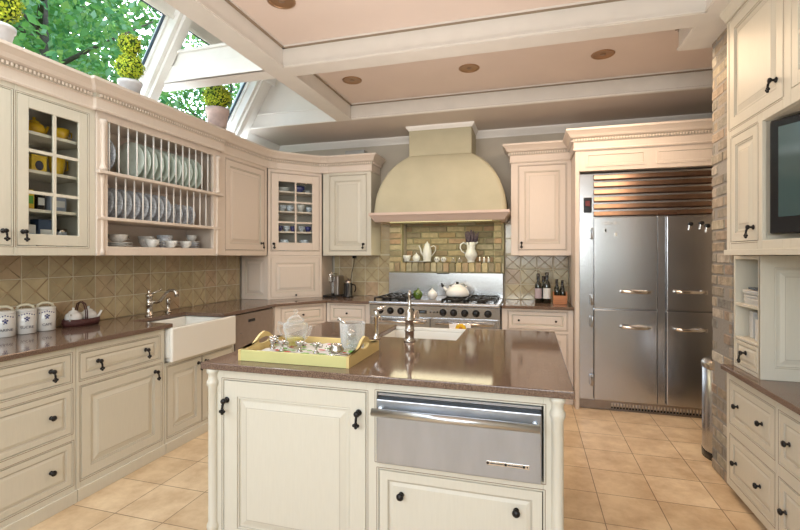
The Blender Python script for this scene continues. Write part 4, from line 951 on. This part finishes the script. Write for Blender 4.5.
# ------------------------------------------------------------------ on the brick ledge
zl=1.322
m=MB(); m.lathe([(.001,0),(.10,0),(.12,.003),(.175,.012),(.175,.016),(.12,.008),(.001,.006)],seg=36,sy=.42); tag(m.build('platter',PORC,loc=(-1.262,5.10,zl)),'long oval white platter on the brick ledge','platter')
cup('white teacup at the left end of the platter on the brick ledge',(-1.385,5.09,zl+.009),PI-.6,1.15,PORC,tall=1.3)
teapot('small white lidded sugar bowl between the cup and the coffee pot',(-1.270,5.09,zl+.009),-PI/2,.85,PORC,spout=False,name='sugar_bowl')['category']='sugar bowl'
t=thing('coffee_pot','tall white porcelain coffee pot with a long spout on the brick ledge','coffee pot',(-1.145,5.11,zl+.009))
m=MB(); m.lathe([(.001,0),(.042,0),(.045,.006),(.050,.04),(.055,.08),(.050,.13),(.036,.18),(.034,.19),(.001,.19)],seg=24); m.build('body',PORC,t)
m=MB(); m.lathe([(.037,.19),(.034,.20),(.018,.212),(.007,.217),(.010,.226),(.001,.233)],seg=18); m.build('lid',PORC,t)
m=MB(); m.tube([(-.045,0,.07),(-.070,0,.10),(-.082,0,.15),(-.100,0,.185)],[.014,.011,.008,.007],9); m.build('spout',PORC,t)
m=MB(); m.tube([(.040,0,.165),(.075,0,.185),(.100,0,.165),(.095,0,.12),(.052,0,.06)],.006,8); m.build('handle',PORC,t)
for i,x in enumerate((-1.022,-.945)):
    t=thing('round_salt_pot','small round white pot, %s of the pair right of the coffee pot'%('left','right')[i],'pot',(x,5.08,zl),0,'pair of round pots')
    m=MB(); m.lathe([(.001,0),(.018,0),(.022,.005),(.034,.028),(.034,.042),(.022,.060),(.001,.064)],seg=20); m.build('body',PORC,t)
    m=MB(); m.ball((-.008,-.032,.038),.007,8,0,sy=.4); m.ball((.010,-.032,.038),.007,8,0,sy=.4); m.build('holes',INK,t)
for i,(x,h) in enumerate(((-.838,.045),(-.765,.045))):
    t=thing('glass_cruet','small clear glass cruet, %s of two left of the white jug'%ORD[i],'cruet',(x,5.10,zl),0,'glass cruets')
    m=MB(); m.lathe([(.001,0),(.018,0),(.020,.02),(.012,.04),(.001,.042)],seg=14); m.build('body',CRYS,t); m=MB(); m.lathe([(.012,.04),(.013,.052),(.001,.056)],seg=12); m.build('cap',SILVER,t)
for i,x in enumerate((-.535,-.487,-.437)):
    t=thing('salt_shaker','small silver-topped shaker, %s from the left of three beside the jug'%ORD[i],'shaker',(x,5.08,zl),0,'shakers right of the jug')
    m=MB(); m.lathe([(.001,0),(.014,0),(.012,.02),(.013,.048),(.001,.05)],seg=14); m.build('body',PORC if i else SILVER,t); m=MB(); m.lathe([(.014,.048),(.012,.064),(.001,.068)],seg=12); m.build('cap',SILVER,t)
t=thing('jug','ornate white jug with a scrolled handle holding dried lavender','jug',(-.635,5.10,zl))
m=MB(); m.lathe([(.001,0),(.045,0),(.046,.008),(.038,.018),(.052,.04),(.070,.07),(.072,.095),(.058,.125),(.048,.15),(.050,.19),(.060,.228),(.056,.228),(.046,.19),(.044,.15),(.001,.14)],seg=26); m.build('body',PORC,t)
m=MB(); m.tube([(-.052,0,.205),(-.085,0,.225),(-.118,0,.205),(-.125,0,.165),(-.105,0,.125),(-.068,0,.105)],[.008,.009,.009,.008,.007,.008],9); m.build('handle',PORC,t)
m=MB(); m.tube([(.05,0,.21),(.075,0,.232)],[.016,.008],8); m.build('lip',PORC,t)
m=MB(); q=random.Random(11)
for k in range(110):
    a=q.uniform(0,2*PI); r=q.uniform(.0,.085); h=q.uniform(.29,.375)-r*.3; bx,by=.02*math.cos(a),.02*math.sin(a); tx,ty=r*math.cos(a),r*.9*math.sin(a)
    m.tube([(bx,by,.16),(tx*.7,ty*.7,h*.75)],.0012,3,cap=False); m.tube([(tx*.7,ty*.7,h*.75),(tx,ty,h)],[.006,.003],4)
tag(m.build('dried_lavender',LAV,loc=(-.635,5.10,zl)),'bunch of dark dried lavender standing in the white jug','dried flowers')

# ------------------------------------------------------------------ bottles right of the range
def bottle(label,loc,h=.30,r=.037,mt=BOTTLE,paper=True,group=None):
    t=thing('wine_bottle',label,'bottle',loc,0,group)
    m=MB(); m.lathe([(.001,0),(r,.0),(r,.60*h),(r*.85,.66*h),(r*.42,.74*h),(r*.38,.96*h),(r*.45,.965*h),(r*.45,h),(.001,h)],seg=20); m.build('glass_body',mt,t)
    if paper: m=MB(); m.lathe([(r+.0008,.16*h),(r+.0008,.50*h)],seg=20); m.build('paper_label',PAPER if 'left' not in label else mat('pinkish_paper',(.42,.34,.36),.7),t)
    m=MB(); m.lathe([(r*.48,.80*h),(r*.48,h+.001),(.001,h+.002)],seg=14); m.build('capsule',BLACK,t)
bottle('dark wine bottle with a pinkish label, left of the bottles on the short counter',(.085,4.80,.9155),.30,.033)
bottle('dark wine bottle standing behind the two labelled ones',(.138,4.885,.9155),.27,.033,paper=False)
bottle('dark wine bottle with a pale label, nearest the wooden crate',(.168,4.79,.9155),.31,.037)
t=thing('bottle_crate','small orange wooden crate filled with dark bottles beside the refrigerator surround','crate',(.292,4.80,.9155))
m=MB(); m.box(-.066,.066,-.068,.068,0,.012); m.box(-.066,.066,-.068,-.058,.012,.085); m.box(-.066,.066,.058,.068,.012,.085); m.box(-.066,-.056,-.058,.058,.012,.12); m.box(.056,.066,-.058,.058,.012,.12); m.build('box',WOOD,t,bev=.002)
for i,(a,b,l,h) in enumerate(((-.027,-.030,'front left',.20),(.027,-.030,'front right',.18),(-.027,.030,'back left',.23),(.027,.030,'back right',.22))):
    bottle('slim dark bottle in the wooden crate, %s of the four'%l,(.292+a,4.80+b,.928),h,.0245,paper=False)

# ------------------------------------------------------------------ topiaries and pots
def leaf_ball(m,c,r,n,q,ls=.016):
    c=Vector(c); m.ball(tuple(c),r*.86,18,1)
    for k in range(n):
        u=q.uniform(-1,1); a=q.uniform(0,2*PI); s_=math.sqrt(1-u*u); d=Vector((s_*math.cos(a),s_*math.sin(a),u)); p=c+d*r*q.uniform(.80,.99)
        t1=d.orthogonal().normalized(); t1.rotate(Matrix.Rotation(q.uniform(0,6.28),3,d)); t2=d.cross(t1); t1=(t1+d*q.uniform(-.2,1.0)).normalized(); w=ls*.42
        m.add([tuple(p-t2*w*.2),tuple(p+t1*ls*.5-t2*w),tuple(p+t1*ls*1.1),tuple(p+t1*ls*.5+t2*w)],[(0,1,2,3)])
def topiary(label,x,y,balls,zt,r,mt,q,white=True):
    t=thing('topiary',label,'topiary',(x,y,2.5385)); h=zt-2.5385
    m=MB(); m.lathe([(.001,0),(r*.68,0),(r*.93,h*.82),(r,h*.82),(r*1.02,h),(r*.9,h),(r*.85,h*.9),(.001,h*.9)],seg=26); m.build('pot',mt,t)
    m=MB()
    top=max(b[0] for b in balls); m.tube([(0,0,h*.8),(0,0,top-2.5385)],.008,6); m.build('stem',BARK,t)
    for z,rr in balls:
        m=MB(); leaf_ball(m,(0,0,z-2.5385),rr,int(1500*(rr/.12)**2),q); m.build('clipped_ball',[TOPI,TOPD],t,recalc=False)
q=random.Random(21)
topiary('double-ball clipped topiary in a whitewashed pot above the plate rack',-2.80,2.60,[(2.775,.094),(2.935,.078)],2.665,.080,POTW,q)
topiary('single-ball clipped topiary in a pinkish clay pot near the corner',-2.80,3.555,[(2.875,.128)],2.765,.105,POTT,q)
topiary('single-ball clipped topiary cut off at the top left edge of the photo',-2.80,1.745,[(2.785,.118)],2.655,.085,POTW,q)
# speaker box above the cabinets
m=MB(); m.box(-2.10,-1.86,4.93,5.06,2.54,2.64); tag(m.build('speaker_box',VENTM,bev=.006),'small grey box lying on top of the cabinets left of the hood','speaker')

# ------------------------------------------------------------------ recessed lights
for i,(x,y,l) in enumerate(((-1.46,2.44,'recessed bronze ceiling light in the near left of the ceiling'),(-1.517,3.72,'recessed bronze ceiling light leftmost of the row above the range'),(-.484,3.75,'recessed bronze ceiling light in the middle of the row above the range'),(.546,3.78,'recessed bronze ceiling light rightmost of the row, toward the refrigerator'))):
    t=thing('recessed_light',l,'ceiling light',(x,y,2.96),0,'recessed ceiling lights')
    m=MB(); m.lathe([(.072,0.0),(.086,0.0),(.086,-.006),(.070,-.008),(.068,-.002)],seg=32); m.build('trim_ring',COPPER,t)
    m=MB(); m.lathe([(.070,-.004),(.055,-.0025),(.03,-.0015),(.001,-.001)],seg=32); m.build('reflector',COPPER,t)
    m=MB(); m.lathe([(.001,-.004),(.02,-.004),(.022,-.0015)],seg=20); m.build('lens',LIGHTM,t)
    ld=bpy.data.lights.new('spot','SPOT'); ld.energy=18; ld.spot_size=2.3; ld.spot_blend=.8; ld.color=(1,.80,.62); ld.shadow_soft_size=.08
    lo=bpy.data.objects.new('downlight_lamp',ld); COL.objects.link(lo); lo.location=(x,y,2.93)

# ------------------------------------------------------------------ right side
# desk
def right(name,label,cat,X,y1,y0,z0,z1,D,ops,**k):
    """y1 = far end (left as seen), y0 = near end"""
    for o in ops: a,b=o['x']; o['x']=(y1-a,y1-b); o['hw']=[(q_,y1-w,zz) for q_,w,zz in o['hw']]
    return cabinet(name,label,cat,(X,y1,z0),RR,y1-y0,z1-z0,D,ops,**k)
right('desk_cabinet','cream desk-height cabinet of two deep drawers beside the brick pier','cabinet',1.13,3.115,2.55,.045,.72,.60,[L((3.065,2.572),(.425,.665),'drawer',[('round',2.965,.545),('round',2.69,.548)],.035),L((3.065,2.572),(.10,.35),'drawer',[('round',2.985,.215),('round',2.71,.222)],.035)])
right('desk_cabinet','cream desk-height cabinet of two drawers nearest the camera, cut by the right edge','cabinet',1.13,2.546,1.60,.045,.72,.60,[L((2.527,1.72),(.425,.665),'drawer',[('round',2.44,.545),('round',1.9,.548)],.035),L((2.527,1.72),(.10,.35),'drawer',[('round',2.47,.22),('round',1.9,.222)],.035)])
m=MB(); m.box(1.17,1.74,1.62,3.10,0,.0445); struct('baseboard_right',m,mat('dark_plinth',(.12,.08,.06),.6))
m=MB(); m.box(1.10,1.745,1.58,3.122,.721,.75); tag(m.build('desk_worktop',STONE,bev=.004),'brown stone desktop on the right below the hutch','worktop')
# hutch
t=thing('desk_hutch','cream desk hutch with pigeonholes and a tiny drawer on the right desktop','hutch',(1.16,3.10,.7505),RR)
W=.315; H=.648; m=MB(); m.box(0,.022,0,.57,0,H); m.box(W-.022,W,0,.57,0,H); m.box(.022,W-.022,.30,.32,0,H); m.box(.022,W-.022,0,.30,H-.02,H); m.box(.022,W-.022,0,.30,0,.02); m.box(.022,W-.022,0,.30,.165,.18); m.box(.022,W-.022,0,.30,.36,.375)
m.build('carcass',CREAM,t,bev=.002)
m=MB(); m.T=Matrix.Translation((W+.0,0,0))@Matrix.Rotation(PI/2,4,'Z'); m.rings(.0,.57,.0,H,[(a,-.006+y*.8,c) for a,y,c in door_rings(.062)]); m.build('end_panel',[CREAM,GLAZE],t)
m=MB(); m.rings(.026,W-.026,.024,.161,[(a,y,c) for a,y,c in door_rings(.02,True)]); d=m.build('drawer',[CREAM,GLAZE],t); knob(d,.157,.105,'drop')
# hutch contents
t=thing('paper_stack','stack of white papers and envelopes in the top pigeonhole of the hutch','papers',(1.20,2.93,1.1265),RR)
m=MB(); 
for k in range(9): m.box(-.08+R.uniform(-.006,.006),.09,-.02+R.uniform(-.01,.004),.14,k*.009,k*.009+.0075)
m.build('sheets',PAPER,t); m=MB(); m.box(-.06,.09,-.01,.13,.083,.095); m.build('black_folder',BLACK,t)
for x,y,w,h,l in ((1.215,3.02,.045,.15,'upright white booklet at the left of the middle pigeonhole'),(1.19,2.885,.055,.12,'small white box at the right of the middle pigeonhole')):
    m=MB(); m.box(0,.10,-w/2,w/2,0,h); tag(m.build('white_booklet' if h>.13 else 'white_box',PAPER,loc=(x,y,.9310),bev=.003),l,'booklet' if h>.13 else 'box')
# tall media cabinet on the wall
t=thing('media_cabinet','tall cream wall cabinet with two solid doors and a television niche at right','cabinet',(1.10,3.03,1.402),RR)
W=1.43; z0=1.402; H=1.342; Dp=.64
ops=[L((.06,.365),(1.475-z0,2.065-z0),'door',[('drop',.325,1.545)],.045),L((.035,.60),(2.115-z0,H-.01),'door',[('drop',.545,2.215)],.055),L((.41,1.35),(1.475-z0,2.062-z0),'open'),L((.665,1.35),(2.13-z0,H-.01),'glass',[],.05)]
m=MB(); frame_cells(m,W,H,ops); m.box(0,.40,.0215,Dp,0,.68,0,front=2); m.box(0,.63,.0215,Dp,.69,H,0,front=2); m.box(.40,W,.02,Dp,0,.06); m.box(.40,W,.02,Dp,.66,.70); m.box(.40,W,.60,Dp,.06,.66); m.box(1.39,W,.02,Dp,.06,H); m.box(.63,1.39,Dp-.02,Dp,.70,H,1); m.box(.63,1.39,.02,Dp,H-.02,H); m.box(-.01,W,-.012,.0,-.0,.03)
m.build('carcass',[CREAM,INTER,DARKGAP],t,bev=.0015,seg=1)
q_=MB()
for o in ops[:2]:
    x0,x1=o['x']; a,c=o['z']; w=.0028; q_.box(x0-w-.006,x0-.006,-.0008,0,a,c); q_.box(x1+.006,x1+w+.006,-.0008,0,a,c); q_.box(x0,x1,-.0008,0,a-.006-w,a-.006); q_.box(x0,x1,-.0008,0,c+.006,min(H,c+.006+w))
q_.build('bead_moulding',BEADM,t)
for o in ops:
    if o['k']!='open': front(t,o,CREAM,z0)
for z in (2.31,2.49): m=MB(); m.box(.66,1.36,.04,.60,z-z0-.009,z-z0+.009); m.build('shelf',CREAM,t)
m=MB(); m.sweep([(1.10,3.03),(1.10,1.60)],[(0,2.745),(.008,2.745),(.012,2.758),(.028,2.775),(.036,2.79),(.038,2.80),(0,2.80)]); m.box(1.10,1.74,1.60,3.03,2.745,2.80)
tag(m.build('cabinet_cornice',CREAM),'plain cream cornice joining the tall right wall cabinet to the ceiling','cornice')
# television
t=thing('television','black flat television turned toward the room in the cabinet niche','television',(1.108,2.572,1.4625),-(PI/2-math.radians(29.5)))
m=MB(); m.box(.10,.35,-.01,.13,0,.016); m.box(.20,.25,.03,.07,.016,.06); m.build('stand',BLACK,t,bev=.003)
m=MB(); m.box(0,.46,0,.05,.04,.585); m.build('housing',BLACK,t,bev=.01,seg=3)
m=MB(); m.box(.045,.42,-.002,.0,.12,.545); m.build('screen',SCREEN,t)

# ------------------------------------------------------------------ garden beyond the skylight
def tree(label,x,y,zc,rx,rz_,n,q):
    t=thing('garden_tree',label,'tree',(x,y,-.5),0,'trees beyond the skylight')
    m=MB(); m.tube([(0,0,0),(.1,.05,zc*.5),(-.05,.1,zc),(.1,0,zc+rz_*.7)],[.14,.11,.07,.02],8)
    for k in range(12):
        a=q.uniform(0,6.28); z=zc+q.uniform(-.8,.8)*rz_*.6; m.tube([(0,0,z-.3),(math.cos(a)*rx*.4,math.sin(a)*rx*.4,z+.1),(math.cos(a)*rx*.85,math.sin(a)*rx*.85,z+.5)],[.04,.025,.008],5)
    m.build('trunk',BARK,t)
    m=MB(); vs=[];fs=[]
    for k in range(n):
        d=Vector((q.gauss(0,1),q.gauss(0,1),q.gauss(0,1))).normalized()*q.uniform(.35,1)**.6
        cl=math.sin(d.x*7+x)*math.sin(d.y*6)*math.sin(d.z*8)
        if cl<-.45: continue
        p=Vector((d.x*rx,d.y*rx,zc+.5+d.z*rz_)); nn=Vector((q.gauss(0,1),q.gauss(0,1),q.gauss(0,1)+.6)).normalized(); t1=nn.orthogonal().normalized(); t1.rotate(Matrix.Rotation(q.uniform(0,6.28),3,nn)); t2=nn.cross(t1); L_=q.uniform(.08,.15)*(3.0 if x<-9 else 1.0); w=L_*.28; o=len(vs)
        vs+=[tuple(p),tuple(p+t1*L_*.45+t2*w),tuple(p+t1*L_),tuple(p+t1*L_*.45-t2*w)]; fs.append((o,o+1,o+2,o+3))
    m.add(vs,fs); m.build('foliage',LEAF,t,recalc=False)
q=random.Random(4)
tree('leafy tree behind the left end of the skylight',-6.4,.9,4.2,1.75,2.4,13000,q)
tree('leafy tree behind the middle of the big skylight pane',-6.4,4.5,4.3,1.75,2.4,13000,q)
tree('leafy tree behind the second skylight pane',-6.2,8.2,4.2,1.75,2.4,11000,q)
tree('tall far tree rising behind the nearer garden trees',-11.5,6.4,7.0,2.95,4.6,9000,q)
tree('broad far tree at the back of the garden, leftmost of all',-11.5,.3,7.0,2.95,4.6,9000,q)
m=MB(); m.box(-30,-3.5,-15,25,-.6,-.5); struct('garden_ground',m,mat('lawn',(.08,.22,.05),.9,var=.3,scale=3))

# ------------------------------------------------------------------ light
w=bpy.data.worlds.new('World'); bpy.context.scene.world=w; w.use_nodes=True; nt=w.node_tree; bg=nt.nodes['Background']
sky=nt.nodes.new('ShaderNodeTexSky'); sky.sky_type='NISHITA'; sky.sun_elevation=math.radians(48); sky.sun_rotation=math.radians(-60); sky.sun_disc=False; sky.air_density=1.2; sky.dust_density=2.0; sky.ozone_density=2
nt.links.new(sky.outputs[0],bg.inputs[0]); bg.inputs[1].default_value=1.0
def sun(e,rot,c): 
    l=bpy.data.lights.new('sun','SUN'); l.energy=e; l.angle=.05; l.color=c; o=bpy.data.objects.new('sun_lamp',l); COL.objects.link(o); o.rotation_euler=rot
sun(2.6,(math.radians(28),math.radians(30),0),(1,.96,.9))
def area(name,loc,rot,sx,sy,e,c):
    l=bpy.data.lights.new(name,'AREA'); l.shape='RECTANGLE'; l.size=sx; l.size_y=sy; l.energy=e; l.color=c; o=bpy.data.objects.new(name,l); COL.objects.link(o); o.location=loc; o.rotation_euler=rot; return o
area('room_lamp',(-.6,-1.3,2.1),(math.radians(66),0,0),3.2,1.5,82,(1,.985,.94))  # added soft fill behind the camera, no fitting there
area('window_lamp',(-.6,-3.1,1.85),(PI/2,0,0),3.6,1.1,45,(.80,.90,1))  # added cool panel at the unseen window for bluish steel reflections
area('cove_lamp',(-2.99,2.3,2.56),(PI,math.radians(-18),0),.10,4.2,16,(.88,.95,1))  # added fill hidden behind the cornice to brighten the rafter undersides
area('skylight_lamp',(-2.35,1.6,3.40),(math.radians(12),math.radians(-8),0),.7,3.6,80,(.88,.96,1))  # added fill hidden above the beam to whiten the well trims
area('ceiling_bounce_lamp',(-.6,2.3,1.25),(PI,0,0),1.4,1.2,26,(1,.90,.84))  # added upward fill over the island to brighten the ceiling
area('warm_back_lamp',(-.5,3.9,2.75),(math.radians(12),0,0),3.0,.5,15,(1,.82,.70))
area('hood_lamp',(-.925,4.78,1.755),(0,0,0),1.1,.25,4.5,(1,.91,.62))
area('warm_floor_lamp',(.6,3.6,2.75),(0,0,0),.8,.8,18,(1,.72,.46))  # added warm fill on the floor for the copper reflection in the steel

# ------------------------------------------------------------------ camera
bpy.context.scene.cycles.transparent_max_bounces=40
cd=bpy.data.cameras.new('camera'); cam=bpy.data.objects.new('camera',cd); COL.objects.link(cam)
cam.location=(0,0,1.4); cam.rotation_euler=(PI/2,0,math.radians(16.1))
cd.sensor_width=36; cd.lens=449/800*36; cd.shift_y=-9.5/800; cd.clip_start=.05
bpy.context.scene.camera=cam
bpy.context.scene.view_settings.view_transform='Standard'
bpy.context.scene.view_settings.exposure=-.22
